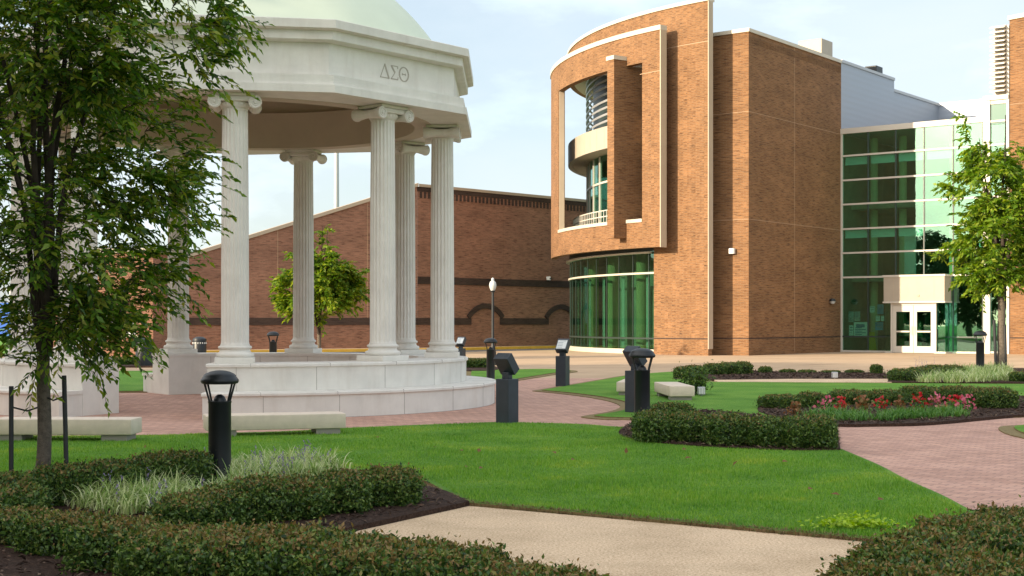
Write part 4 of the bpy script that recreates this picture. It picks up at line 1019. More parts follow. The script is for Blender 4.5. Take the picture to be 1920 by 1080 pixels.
def litter_bin(px, y, lab, w=.29):
    X = (px - 960) / F * y
    t = thing('litter_bin', (X, y, 0), lab, 'litter bin', 'black litter bins by the hall')
    MB().lathe((X, y, 0), [(0, 0), (w * .85, 0), (w, .05), (w, .86), (w * .95, .88), (0, .88)], 24).build('body', BLACK, t, smooth=40)
    MB().lathe((X, y, 0), [(w * .95, .88), (w * 1.05, .90), (w * .95, .98), (w * .5, 1.04), (0, 1.05)], 24).build('lid', BLACK, t, smooth=40)
    m = MB()
    for k in range(20):
        a = 2 * math.pi * k / 20; m.box((X + w * 1.01 * math.cos(a), y + w * 1.01 * math.sin(a), .82), (.02, .02, .06), rz=a)
    m.build('slot_band', WHITE, t)
litter_bin(271, 50, 'black slatted litter bin by the left brick block', .31); litter_bin(374, 52, 'black lidded litter bin between the rear left columns', .25)

def uplight(px, py, lab):
    x, y = G(px, py); t = thing('ground_light', (x, y, .04), lab, 'ground light', 'small grey lawn lights')
    MB().bbox((x, y, .16), (.15, .15, .16), .012).build('housing', GREYMETAL, t)
    MB().lathe((x, y, .0), [(0, .03), (.02, .03), (.02, .1), (0, .1)], 8).build('stem', GREYMETAL, t)
    m = MB()
    for k in range(4): m.box((x - .05 + .033 * k, y - .078, .16), (.012, .006, .12))
    m.build('louvre', WHITE, t)
uplight(1315, 747, 'small grey light box on the lawn by the tan benches'); uplight(1565, 714, 'small grey light box in the mulch of the row of tiny shrubs')

# fittings on the walls
def onwall(px, py, Apt, D, zoff=0):
    k = (px - 960) / F; t = (k * Apt[1] - Apt[0]) / (D[0] - k * D[1]); p = Apt + D * t; return p, zat(py, p[1])
p, z = onwall(1375, 471, C0, -U)
w = thing('wall_light', (p[0], p[1], z), 'square white wall light on the sunlit brick strip', 'wall light')
MB().bbox((p[0] - W[0] * .13, p[1] - W[1] * .13, z), (.26, .2, .26), .02, rz=math.atan2(U[1], U[0])).build('housing', WHITE, w)
MB().box((p[0] - W[0] * .235, p[1] - W[1] * .235, z), (.18, .01, .18), rz=math.atan2(U[1], U[0])).build('lens', GLOBE, w)
p, z = onwall(1556, 565, C0, W)
w = thing('wall_light', (p[0], p[1], z), 'round-hooded wall light on the shaded brick wall beside the glass', 'wall light')
MB().lathe((p[0] + U[0] * .15, p[1] + U[1] * .15, z), [(0, .0), (.17, 0), (.16, .07), (.11, .13), (0, .15)], 16).build('hood', BLACK, w, smooth=40)
MB().lathe((p[0] + U[0] * .15, p[1] + U[1] * .15, z), [(0, -.14), (.09, -.12), (.15, -.04), (.15, .0), (0, .0)], 16).build('lens', GLOBE, w, smooth=40)
p, z = onwall(1025, 522, BA, BD)
w = thing('security_camera', (p[0], p[1], z), 'tiny white camera box on the hall above the dark band', 'camera')
MB().bbox((p[0] + BN[0] * .15, p[1] + BN[1] * .15, z), (.25, .3, .22), .02).build('housing', WHITE, w)
MB().lathe((p[0] + BN[0] * .33, p[1] + BN[1] * .33, z - .02), [(0, -.04), (.06, -.04), (.06, .04), (0, .04)], 10).build('lens', BLACK, w)

# posters inside the entrance glass
def poster(px0, py0, px1, py1, base, lines, lab, d=.06, lc=INK):
    s0, s1 = sg_px(px0, d), sg_px(px1, d); Y = gp(s0)[1]; z1, z0 = zat(py0, Y), zat(py1, Y)
    o = MB().prism([gp(s0, d), gp(s1, d), gp(s1, d + .012), gp(s0, d + .012)], z0, z1).build('poster', base)
    tag(o, lab, 'poster', 'posters in the entrance glass')
    if lines:
        m = MB()
        for k in range(lines):
            zz = z1 - (z1 - z0) * (.14 + .76 * k / lines); a = s0 + (s1 - s0) * (.18 if k < 2 else .10); b = s0 + (s1 - s0) * (.82 if k < 2 else (.9 if k % 2 else .6)); h = (z1 - z0) * (.10 if k < 2 else .05)
            m.prism([gp(a, d - .006), gp(b, d - .006), gp(b, d - .001), gp(a, d - .001)], zz - h, zz)
        m.build('print', lc, o)
PB = mat('poster_blue', (0.05, 0.30, 0.55), 0.5, var=0.5, vscale=3); PG = mat('poster_grey', (0.35, 0.42, 0.42), 0.5, var=0.5, vscale=4); PY = mat('safety_yellow', (0.80, 0.55, 0.02), 0.5)
PINKB = mat('poster_ink_blue', (0.03, 0.18, 0.32), 0.5)
poster(1601, 604, 1626, 632, WHITE, 7, 'large white notice with blue text lines low in the entrance glass', lc=PINKB)
poster(1591, 584, 1601, 604, PG, 0, 'dim grey portrait poster above the white notice')
poster(1602, 584, 1613, 602, PG, 3, 'dim grey lettered poster left of centre above the white notice')
poster(1592, 610, 1600, 630, WHITE, 3, 'narrow pale leaflet left of the white notice')
poster(1631, 574, 1640, 586, WHITE, 2, 'small white sheet high in the second pane')
poster(1645, 571, 1657, 589, PB, 0, 'bright blue poster high in the second pane')
poster(1642, 592, 1650, 602, WHITE, 2, 'small white card under the blue poster, the left one of a pair')
poster(1652, 592, 1658, 602, WHITE, 2, 'small white card under the blue poster, the right one of a pair')
poster(1641, 604, 1656, 619, PB, 2, 'dark blue poster under the small white cards')
sy = sg_px(1635, .9); q = gp(sy, .9)
ys = thing('floor_sign', (q[0], q[1], .03), 'yellow folding floor sign standing inside the glass', 'floor sign')
for dd_ in (-.12, .12):
    q2 = gp(sy, .9 + dd_); m = MB(); a, b = gp(sy - .22, .9 + dd_), gp(sy + .22, .9 + dd_); c, d = gp(sy + .14, .9), gp(sy - .14, .9)
    m.add([(*a, .03), (*b, .03), (*c, 1.05), (*d, 1.05)], [(0, 1, 2, 3)]); m.build('leaf', PY, ys, fixn=False)

# grandstand far left
gs = thing('grandstand', (-28, 86, 0), 'small blue-seated grandstand far behind the pavilion', 'grandstand')
gx0, gx1 = at(-120, 600, 86)[0], at(345, 600, 88)[0]
for k in range(5):
    m = MB(); m.box(((gx0 + gx1) / 2, 86 + .8 * k, .75 + .42 * k), (gx1 - gx0, .35, .06)); m.box(((gx0 + gx1) / 2, 86.2 + .8 * k, .95 + .42 * k), (gx1 - gx0, .05, .3)); m.build('seat_row', BLUE, gs)
m = MB()
for k in range(14):
    x = gx0 + (gx1 - gx0) * k / 13
    m.tube([(x, 86, 0), (x, 86, .75)], .05, 6); m.tube([(x, 89.2, 0), (x, 89.2, 3.6)], .05, 6); m.tube([(x, 86, .6), (x, 89.3, 2.4)], .05, 6)
m.box(((gx0 + gx1) / 2, 89.3, 3.6), (gx1 - gx0, .05, .06)); m.box(((gx0 + gx1) / 2, 89.3, 3.1), (gx1 - gx0, .05, .06))
m.build('frame', WHITE, gs)

# ------------------------------------------------------------------ plants
def sphere_dirs(n):
    d = rng.normal(size=(n, 3)); return unit(d)
def core_mesh(name, lumps, parent, sc=.84):
    m = MB()
    for (x, y, rx, ry, h) in lumps:
        bm = bmesh.new(); bmesh.ops.create_icosphere(bm, subdivisions=2, radius=1.0)
        for v in bm.verts:
            n = 1 + .10 * math.sin(9 * v.co.x + x * 7) * math.sin(8 * v.co.y + 3 * y) + .06 * math.sin(17 * v.co.z)
            q = v.co * n; q = Vector([math.copysign(abs(c) ** .75, c) for c in q])
            v.co = (x + q.x * rx * sc, y + q.y * ry * sc, max(.03, h * .47 + q.z * h * .53 * sc))
        bm.verts.index_update(); m.add([v.co for v in bm.verts], [[v.index for v in f.verts] for f in bm.faces]); bm.free()
    return m.build(name, TWIG, parent, smooth=80)
def shrub(name, label, cat, lumps, n, leaf=.032, group=None, bronze=.35, mats=None, jit=.05, z0=.05):
    """clipped shrub or hedge made of overlapping rounded lumps (x, y, rx, ry, height)"""
    if len(lumps) > 4: lumps = [(x, y, rx * .80, ry * (.9 + .2 * ((i * 37) % 10) / 10), h * (.93 + .13 * ((i * 53) % 10) / 10)) for i, (x, y, rx, ry, h) in enumerate(lumps)]
    c = np.mean(np.array([[l[0], l[1]] for l in lumps]), 0)
    t = thing(name, (c[0], c[1], 0), label, cat, group)
    core_mesh('twigs', lumps, t)
    L_ = np.array(lumps); w = L_[:, 2] * L_[:, 3] + (L_[:, 2] + L_[:, 3]) * L_[:, 4]; idx = rng.choice(len(L_), size=int(n * 1.5), p=w / w.sum())
    d = sphere_dirs(len(idx)); q = np.sign(d) * np.abs(d) ** .75
    nz = 1 + .08 * np.sin(d[:, 0] * 11 + idx) * np.sin(d[:, 1] * 9 + idx * 2) + .05 * np.sin(d[:, 0] * 23) * np.sin(d[:, 2] * 19 + idx)
    rad = (1 + rng.normal(size=len(idx)) * jit - np.abs(rng.normal(size=len(idx))) * .07 + (rng.random(len(idx)) < .05) * rng.random(len(idx)) * .28) * nz
    wx, wy, wz = L_[idx, 0] + q[:, 0] * L_[idx, 2], L_[idx, 1] + q[:, 1] * L_[idx, 3], q[:, 2] * L_[idx, 4] * .5
    kf = 1.35 / leaf
    rad = rad * (1 + .10 * np.sin(kf * wx + 1.3 * np.sin(kf * .6 * wy)) * np.sin(kf * .9 * wy + 1.1 * np.sin(kf * .7 * wz)) * np.sin(kf * .8 * wz + .9 * np.sin(kf * .5 * wx)))
    P = np.stack([L_[idx, 0] + q[:, 0] * L_[idx, 2] * rad, L_[idx, 1] + q[:, 1] * L_[idx, 3] * rad, L_[idx, 4] * .47 + q[:, 2] * L_[idx, 4] * .53 * rad], 1)
    inside = np.zeros(len(P), bool)
    for k in range(len(L_)):
        e = ((P[:, 0] - L_[k, 0]) / L_[k, 2]) ** 2 + ((P[:, 1] - L_[k, 1]) / L_[k, 3]) ** 2 + ((P[:, 2] - L_[k, 4] * .47) / (L_[k, 4] * .53)) ** 2
        inside |= (e < .62) & (idx != k)
    keep = ~inside & (P[:, 2] > .03); P = P[keep][:n]; d = d[keep][:n]; idx = idx[keep][:n]; m = len(P)
    ax = unit(d * .6 + rng.normal(size=(m, 3)) * .75 + np.array([0, 0, .35])); nr = unit(d + rng.normal(size=(m, 3)) * .6)
    Lf = leaf * (.65 + .7 * rng.random(m))
    zr = P[:, 2] / L_[idx, 4]
    cl_ = np.sin(P[:, 0] * 5.1) * np.sin(P[:, 1] * 4.3 + 1) * .25
    mi = (rng.random(m) < np.clip((zr - .74) * 3.6 + cl_, .03, 1) * bronze * 2).astype(int)
    leaves('foliage', P + np.array([0, 0, z0 - .03]), ax, nr, Lf, Lf * .52, mats or [BOX_DK, BOX_BR], t, mi)
    return t
def T(px, py, h, dY=0.0):
    Y = (CAMZ - h - .03) * F / (py - HOR) - dY; return ((px - 960) / F * Y, Y)
def lumpY(px, py, Y, rx, ry):
    return ((px - 960) / F * Y, Y, rx, ry, zat(py, Y) - .03)
def lump(px, py, h, rx, ry, dY=.15):
    x, y = T(px, py, h, dY); return (x, y, rx, ry, h)

shrub('boxwood_hedge', 'long low clipped hedge with bronze-tinted tops across the bottom edge of the lawn bed', 'hedge',
      [lump(-75, 948, .24, .36, .30), lump(25, 947, .25, .37, .30), lump(125, 957, .27, .36, .32), lump(225, 972, .30, .37, .36), lump(330, 980, .33, .37, .40), lump(440, 985, .35, .38, .42),
       lump(555, 988, .37, .38, .42), lump(665, 995, .37, .38, .41), lump(770, 1009, .37, .36, .39), lump(870, 1025, .36, .34, .37), lump(960, 1042, .35, .32, .34), lump(1040, 1058, .33, .28, .30), lump(1098, 1071, .30, .20, .24)], 150000, .030, 'clipped hedges in the beds', .34)
shrub('boxwood_hedge', 'short clipped hedge between the striped grass and the tan walk corner', 'hedge',
      [lump(728, 868, .35, .33, .34), lump(640, 879, .34, .31, .34), lump(560, 893, .32, .31, .36), lump(485, 896, .33, .31, .36), lump(415, 905, .32, .29, .36), lump(350, 922, .29, .28, .34)], 76000, .029, 'clipped hedges in the beds', .26)
shrub('boxwood_hedge', 'dark clipped hedge behind the near tree trunk and bollard', 'hedge',
      [lump(345, 838, .38, .32, .36), lump(290, 846, .36, .33, .36), lump(205, 861, .34, .34, .36), lump(118, 871, .33, .34, .36), lump(30, 881, .32, .34, .36), lump(-60, 886, .32, .36, .36)], 60000, .031, 'clipped hedges in the beds', .22)
shrub('boxwood_shrub', 'low dark shrub at the far left behind the stake', 'shrub', [lump(5, 905, .27, .34, .34), lump(-60, 915, .28, .36, .36)], 12000, .034, None, .2)
shrub('boxwood_hedge', 'rounded bronze-topped hedge at the lower right corner beside the brick path', 'hedge',
      [lump(1895, 942, .37, .36, .34), lump(1810, 962, .36, .36, .34), lump(1745, 992, .36, .36, .34), lump(1690, 1018, .36, .34, .32), lump(1640, 1040, .34, .30, .28), lump(1605, 1062, .30, .25, .24),
       lump(1900, 985, .38, .42, .38), lump(1830, 1025, .38, .42, .38), lump(1910, 1045, .38, .40, .36), lump(1760, 1055, .36, .38, .34), lump(1690, 1062, .32, .32, .30)], 135000, .029, 'clipped hedges in the beds', .30)
shrub('boxwood_hedge', 'dark green clipped hedge on the mulch island in the middle of the lawn', 'hedge',
      [lump(1258, 757, .36, .42, .34, -.7), lump(1228, 768, .41, .34, .44), lump(1290, 772, .39, .34, .40), lump(1362, 777, .39, .36, .38), lump(1436, 777, .40, .36, .38), lump(1500, 779, .40, .33, .36), lump(1540, 781, .39, .20, .34)], 85000, .033, 'clipped hedges in the beds', .16)
# flower bed
for i, (px, py, Y, rx, ry, lab) in enumerate([(1464, 740, 25.6, .37, .36, 'rounded shrub at the left end of the flower bed'), (1520, 736, 26.0, .25, .30, 'dark rounded shrub second from the left in the flower bed'), (1592, 731, 26.6, .36, .40, 'broad clipped shrub behind the pink flowers'),
                                        (1662, 731, 26.6, .30, .40, 'clipped shrub behind the deep red flowers'), (1722, 724, 27.2, .34, .40, 'broad clipped shrub behind the right-hand red flowers'), (1792, 724, 27.2, .36, .40, 'clipped shrub at the back right of the flower bed'), (1860, 727, 25.6, .40, .42, 'biggest round shrub at the right end of the flower bed')]):
    shrub('boxwood_shrub', lab, 'shrub', [lumpY(px, py, Y, rx, ry)] + ([lumpY(px + (26 if i == 2 else 22), py + 2, Y + .1, rx * .7, ry * .9)] if rx in (.36, .34) else []), 13000, .038, 'clipped shrubs of the flower bed', .25)
def flowers(px, py, h, r, petal, lab, leafm=LIRIG, n=70):
    h *= .60; r *= .70; n = 30
    x, y = G(px, py); t = thing('flowering_plant', (x, y, 0), lab, 'flower', 'flowering plants in the right bed')
    P = np.stack([x + rng.normal(size=n * 2) * r * .55, y + rng.normal(size=n * 2) * r * .5, .06 + rng.random(n * 2) * h * .8], 1)
    leaves('foliage', P, rng.normal(size=(n * 2, 3)) + [0, 0, .5], rng.normal(size=(n * 2, 3)), .075, .035, leafm, t)
    n2 = n; u = rng.random(n2); P = np.stack([x + rng.normal(size=n2) * r * .6 * (1.1 - .5 * u), y - .05 + rng.normal(size=n2) * r * .5, .10 + u * h], 1)
    leaves('petals', P, rng.normal(size=(n2, 3)), rng.normal(size=(n2, 3)) + [0, -1.2, .8], .075, .06, petal, t)
    m = MB()
    for k in range(7): m.tube([(x + random.uniform(-.03, .03), y, .05), (x + random.uniform(-r, r) * .7, y + random.uniform(-r, r) * .6, h * .8)], .004, 4)
    m.build('stems', BARKD, t)
for px, py, h, r, pt, lab, lm in [(1491, 771, .30, .13, RUST, 'rusty brown withered plant between the two left shrubs', RUST), (1550, 768, .42, .22, PINK, 'tall bright pink flowering plant near the left of the bed', LIRIG), (1577, 765, .36, .13, RED, 'small red flowering plant just right of the tall pink one', RUST),
                              (1617, 765, .40, .19, RUST, 'orange-brown flowering plant in the middle of the bed', RUST), (1650, 763, .36, .21, RED, 'deep red flowering plant in front of the central shrub', LIRIG), (1686, 763, .36, .11, RUST, 'thin rusty stalk at the gap between the shrubs', RUST),
                              (1721, 761, .42, .20, RED, 'bright red flowering plant right of the gap', LIRIG), (1756, 761, .44, .20, PINK, 'pink and coral flowering plant with yellowish leaves', RUST), (1789, 762, .36, .17, RED, 'red flowering plant beside the large round shrub', LIRIG), (1809, 764, .40, .22, PINK, 'pink flowering plant touching the large round shrub', LIRIG)]:
    flowers(px, py + 13, h, r, pt, lab, lm)
# plaza edge shrubs
shrub('boxwood_hedge', 'squared clipped shrub behind the tan bench ends', 'hedge', [lumpY(1282, 687, 39.0, .26, .36), lumpY(1302, 685, 39.2, .26, .36)], 7500, .05, 'clipped shrubs along the plaza', .25)
shrub('boxwood_hedge', 'clipped hedge of three lumps at the foot of the sunlit brick strip', 'hedge', [lumpY(1340, 681, 41.6, .34, .4), lumpY(1368, 679, 41.9, .30, .4), lumpY(1392, 678, 42.1, .28, .4)], 9500, .05, 'clipped shrubs along the plaza', .25)
for px, py, Y, r, lab in [(1435, 687, 43, .19, 'tiny round shrub first in the row along the mulch strip'), (1477, 692, 43.2, .22, 'tiny flat shrub second in the row along the mulch strip'), (1513, 693, 43.2, .24, 'tiny flat shrub third in the row along the mulch strip'),
                          (1558, 694, 43.2, .26, 'tiny flat shrub just behind the far grey light box'), (1602, 693, 43.0, .24, 'tiny flat shrub right of the far grey light box'), (1643, 683, 42.4, .17, 'small upright shrub at the end of the tiny shrub row')]:
    shrub('boxwood_shrub', lab, 'shrub', [lumpY(px, py, Y, r, r)], 2200, .045, 'tiny shrubs in the mulch strip', .35)
shrub('boxwood_hedge', 'dark clipped hedge in front of the entrance doors', 'hedge', [lumpY(1692, 691, 37.4, .33, .42), lumpY(1722, 688, 38.2, .32, .42), lumpY(1752, 684, 39.5, .36, .42), lumpY(1784, 684, 41, .34, .4)], 13000, .048, 'clipped shrubs along the plaza', .25)
shrub('boxwood_shrub', 'clipped shrub cut by the right edge beyond the striped grass', 'shrub', [lumpY(1914, 697, 36.8, .28, .34)], 5000, .05, None, .2)
shrub('boxwood_hedge', 'dark clipped hedge behind the pavilion wall by the globe lamp', 'hedge', [lumpY(885, 672, 48, .34, .4), lumpY(904, 672, 48, .3, .4)], 7000, .06, None, .2)
shrub('boxwood_hedge', 'low hedge beyond the gap between the pavilion walls', 'hedge', [lumpY(205, 671, 51, .5, .5), lumpY(238, 669, 51.5, .55, .5), lumpY(274, 668, 52, .55, .5), lumpY(314, 667, 52, .5, .5)], 12000, .065, None, .25)
x, y = G(1303, 744)
t = thing('leafy_shrub', (x, y, 0), 'loose leafy shrub beside the tan bench', 'shrub')
n = 900; P = np.array([x, y, .33]) + rng.normal(size=(n, 3)) * [.15, .13, .13]; P[:, 2] = np.maximum(P[:, 2], .06)
leaves('foliage', P, rng.normal(size=(n, 3)) + [0, 0, .3], rng.normal(size=(n, 3)) + [0, 0, 1], .075, .04, [BOX_DK], t)
m = MB()
for k in range(9): m.tube([(x, y, .04), (x + random.uniform(-.2, .2), y + random.uniform(-.15, .15), random.uniform(.3, .6))], .006, 5)
m.build('stems', BARKD, t)
# lime ground-cover clump at the lawn edge
x0, y0 = G(1607, 1004); t = thing('lime_plant', (x0, y0, 0), 'bright lime green leafy clump at the front edge of the lawn', 'plant')
n = 420; P = np.stack([x0 + rng.normal(size=n) * .15, y0 + .06 + rng.normal(size=n) * .07, .06 + np.abs(rng.normal(size=n)) * .035], 1)
leaves('foliage', P, rng.normal(size=(n, 3)) * [1, 1, .3], rng.normal(size=(n, 3)) * .4 + [0, 0, 1], .045, .03, LIME, t)
m = MB()
for k in range(14): m.tube([(x0, y0 + .06, .045), (x0 + random.uniform(-.3, .3), y0 + .06 + random.uniform(-.1, .1), .065)], .003, 4)
m.build('stems', LIME, t)

def blades(name, P, ln, wd, mats, label, cat, z0=.06, arch=.6, parent=None, mi=None, spread=1.0):
    n = len(P); az = rng.random(n) * 2 * math.pi; l = ln * (.6 + .7 * rng.random(n)); w = wd * (.7 + .6 * rng.random(n)); lean = (.15 + arch * rng.random(n)) * spread
    dx = np.stack([np.cos(az), np.sin(az), np.zeros(n)], 1); sd_ = np.stack([-np.sin(az), np.cos(az), np.zeros(n)], 1)
    base = np.concatenate([P, np.full((n, 1), z0)], 1); K = 4; V = np.zeros((n, (K + 1) * 2, 3))
    pos = base.copy(); ang = np.full(n, 0.12) + rng.random(n) * .25
    for k in range(K + 1):
        ww = w * (1 - .85 * (k / K) ** 1.6) * .5
        V[:, 2 * k] = pos + sd_ * ww[:, None]; V[:, 2 * k + 1] = pos - sd_ * ww[:, None]
        pos = pos + (dx * np.sin(ang)[:, None] + np.array([0, 0, 1]) * np.cos(ang)[:, None]) * (l / K)[:, None]; ang = ang + lean * 1.1
    f = np.array([[2 * k, 2 * k + 1, 2 * k + 3, 2 * k + 2] for k in range(K)])
    Fq = (np.arange(n)[:, None, None] * (2 * (K + 1)) + f[None]).reshape(-1, 4)
    o = raw_mesh(name, V.reshape(-1, 3), Fq, mats, parent)
    if label: tag(o, label, cat, kind='stuff')
    return o
def spikes(P, h, parent, per=16):
    n = len(P); u = np.tile(np.linspace(.45, 1, per), n); B_ = np.repeat(P, per, 0); m = n * per
    hh = np.repeat(h * (.75 + .4 * rng.random(n)), per); lean = np.repeat(rng.normal(size=(n, 2)) * .12, per, 0)
    Q = np.stack([B_[:, 0] + lean[:, 0] * u * hh + rng.normal(size=m) * .008, B_[:, 1] + lean[:, 1] * u * hh + rng.normal(size=m) * .008, .05 + u * hh], 1)
    return leaves('flower_spikes', Q, rng.normal(size=(m, 3)), rng.normal(size=(m, 3)), .024, .018, PURPLE, parent)
LP = [G(85, 952), G(180, 975), G(300, 985), G(380, 962), G(480, 925), G(600, 908), G(645, 890), G(585, 878), G(430, 892), G(330, 900), G(230, 918), G(130, 935)]
P = scatter(LP, 3000); cl_ = P[rng.integers(0, len(P), 430)]; P = cl_[rng.integers(0, 430, 9500)] + rng.normal(size=(9500, 2)) * .045
P = P[~((np.abs(P[:, 0] + 2.79) < .17) & (P[:, 1] < 13.85) & (P[:, 1] > 12.3))]
lo_ = blades('striped_grass', P, .235, .014, LIRI, 'pale cream-striped grass clumps spreading round the near tree and bollard', 'ornamental grass')
Q_ = scatter(LP, 85); spikes(Q_[~((np.abs(Q_[:, 0] + 2.79) < .34) & (Q_[:, 1] < 13.85) & (Q_[:, 1] > 12.3))], .24, lo_, 11)
LP2 = [G(1712, 721), G(1725, 710), G(1790, 700), G(1880, 697), G(1893, 700), G(1890, 719), G(1800, 722)]
P = scatter(LP2, 260); P = P[rng.integers(0, 260, 4600)] + rng.normal(size=(4600, 2)) * .09
lo_ = blades('striped_grass', P, .32, .020, LIRI, 'pale cream-striped grass at the foot of the tree near the entrance', 'ornamental grass')
spikes(scatter([G(1712, 716), G(1722, 708), G(1750, 708), G(1745, 716)], 9), .55, lo_)
for poly_, nn_, lab in (([G(1636, 797), G(1700, 793), G(1805, 788), G(1803, 780), G(1700, 784), G(1640, 790)], 2600, 'strip of fresh green grassy tufts at the front of the flower bed'), ([G(1500, 786), G(1560, 796), G(1625, 797), G(1620, 785), G(1560, 781)], 1300, 'loose green grass tufts behind the middle hedge')):
    P = scatter(poly_, 70); P = P[rng.integers(0, 70, nn_ * 2 // 3)] + rng.normal(size=(nn_ * 2 // 3, 2)) * .075
    blades('border_grass', P, .19, .014, LIRIG, lab, 'ornamental grass')

# lawn blades, denser towards the camera
def lawn_blades(polys, holes, n, hgt, wd, label, wfun=None):
    A = [abs(area(p)) for p in polys]; out = []
    for p, a in zip(polys, A):
        q = scatter(p, int(n * a / sum(A)), wfun); out.append(q)
    P = np.concatenate(out)
    for h in holes: P = P[~inpoly(P, h)]
    n = len(P); az = rng.random(n) * 6.283; l = hgt * (.5 + .8 * rng.random(n)); w = wd * (.6 + .8 * rng.random(n))
    # mowing clumps
    cm = .75 + .35 * np.sin(P[:, 0] * 2.3 + np.sin(P[:, 1] * 1.7)) * np.sin(P[:, 1] * 2.9)
    l *= cm; ln_ = rng.random(n) * .8
    sd_ = np.stack([np.cos(az), np.sin(az)], 1); dr = np.stack([-np.sin(az), np.cos(az)], 1)
    V = np.zeros((n, 3, 3)); V[:, 0, :2] = P + sd_ * w[:, None] / 2; V[:, 1, :2] = P - sd_ * w[:, None] / 2; V[:, :2, 2] = .043; V[:, 2, :2] = P + dr * (l * ln_)[:, None]; V[:, 2, 2] = .043 + l
    o = raw_mesh('grass', V.reshape(-1, 3), np.arange(n * 3).reshape(-1, 3), BLADE); return tag(o, label, 'grass', kind='stuff')
lawn_blades([grow(LAWN_MAIN, -.06 * (1 if area(LAWN_MAIN) > 0 else -1))], [BED_FRONT, BED_RIGHT, BED_MID], 230000, .038, .007, 'short mown grass blades of the front lawn', lambda P: np.clip((11.5 / P[:, 1]) ** 1.8, .12, 1))
# ragged dry edge where the lawn meets the walk
n = 5200; a, b = np.array(G(880, 952)), np.array(G(1800, 1038)); u = rng.random(n); P = a + (b - a) * u[:, None] + rng.normal(size=(n, 2)) * .018 + np.array([.02, .03])
a2, b2 = np.array(G(880, 952)), np.array(G(800, 920)); u2 = rng.random(900); P = np.concatenate([P, a2 + (b2 - a2) * u2[:, None] + rng.normal(size=(900, 2)) * .03])
DRYB = leaf_mat('dry_blade', [(.10, .06, .03), (.20, .13, .06), (.28, .20, .10), (.14, .17, .05)], .2, .7)
blades('dry_grass_fringe', P, .055, .008, DRYB, 'ragged brown dry grass fringe along the tan walk', 'grass', z0=.02, arch=.8)
# bark chips on the front beds
def chips(poly, holes, n, label, s=1.0):
    P = scatter(poly, n, lambda P: np.clip((9.5 / np.maximum(P[:, 1], 4)) ** 1.2, .1, 1)); P = P[P[:, 1] > 7.5] if poly is BED_FRONT else P
    n = len(P); Q = np.concatenate([P, (.068 + rng.random((n, 1)) * .018)], 1)
    ax = rng.normal(size=(n, 3)) * [1, 1, .25]; nr = rng.normal(size=(n, 3)) * .45 + [0, 0, 1]
    o = leaves('bark_chips', Q, ax, nr, (.03 + .06 * rng.random(n)) * s, (.010 + .012 * rng.random(n)) * s, CHIP); tag(o, label, 'mulch', kind='stuff')
chips(BED_FRONT, [], 14000, 'shredded bark chips on the front bed'); chips(BED_MID, [], 5000, 'shredded bark chips on the middle island', 1.1); chips(BED_FLOWER, [], 5000, 'shredded bark chips on the flower bed', 1.2)
chips(BED_PLAZA, [], 1500, 'shredded bark chips along the plaza strip', 1.8)
# fallen leaves
for k, (px, py) in enumerate([(707, 832), (815, 851), (864, 858), (898, 858), (1075, 876), (1039, 862), (1174, 859), (1290, 873), (1378, 884), (1472, 880), (1520, 934), (1566, 945), (1652, 955), (1283, 856), (875, 890), (902, 893)]):
    x, y = G(px, py); o = leaves('fallen_leaf', np.array([[x, y, .088]]), np.array([[random.uniform(-1, 1), random.uniform(-1, 1), .1]]), np.array([[.2, -.4, 1.0]]), .085, .05, DEADLEAF)
    tag(o, 'single brown fallen leaf lying on the front lawn', 'leaf', 'fallen leaves on the lawn')

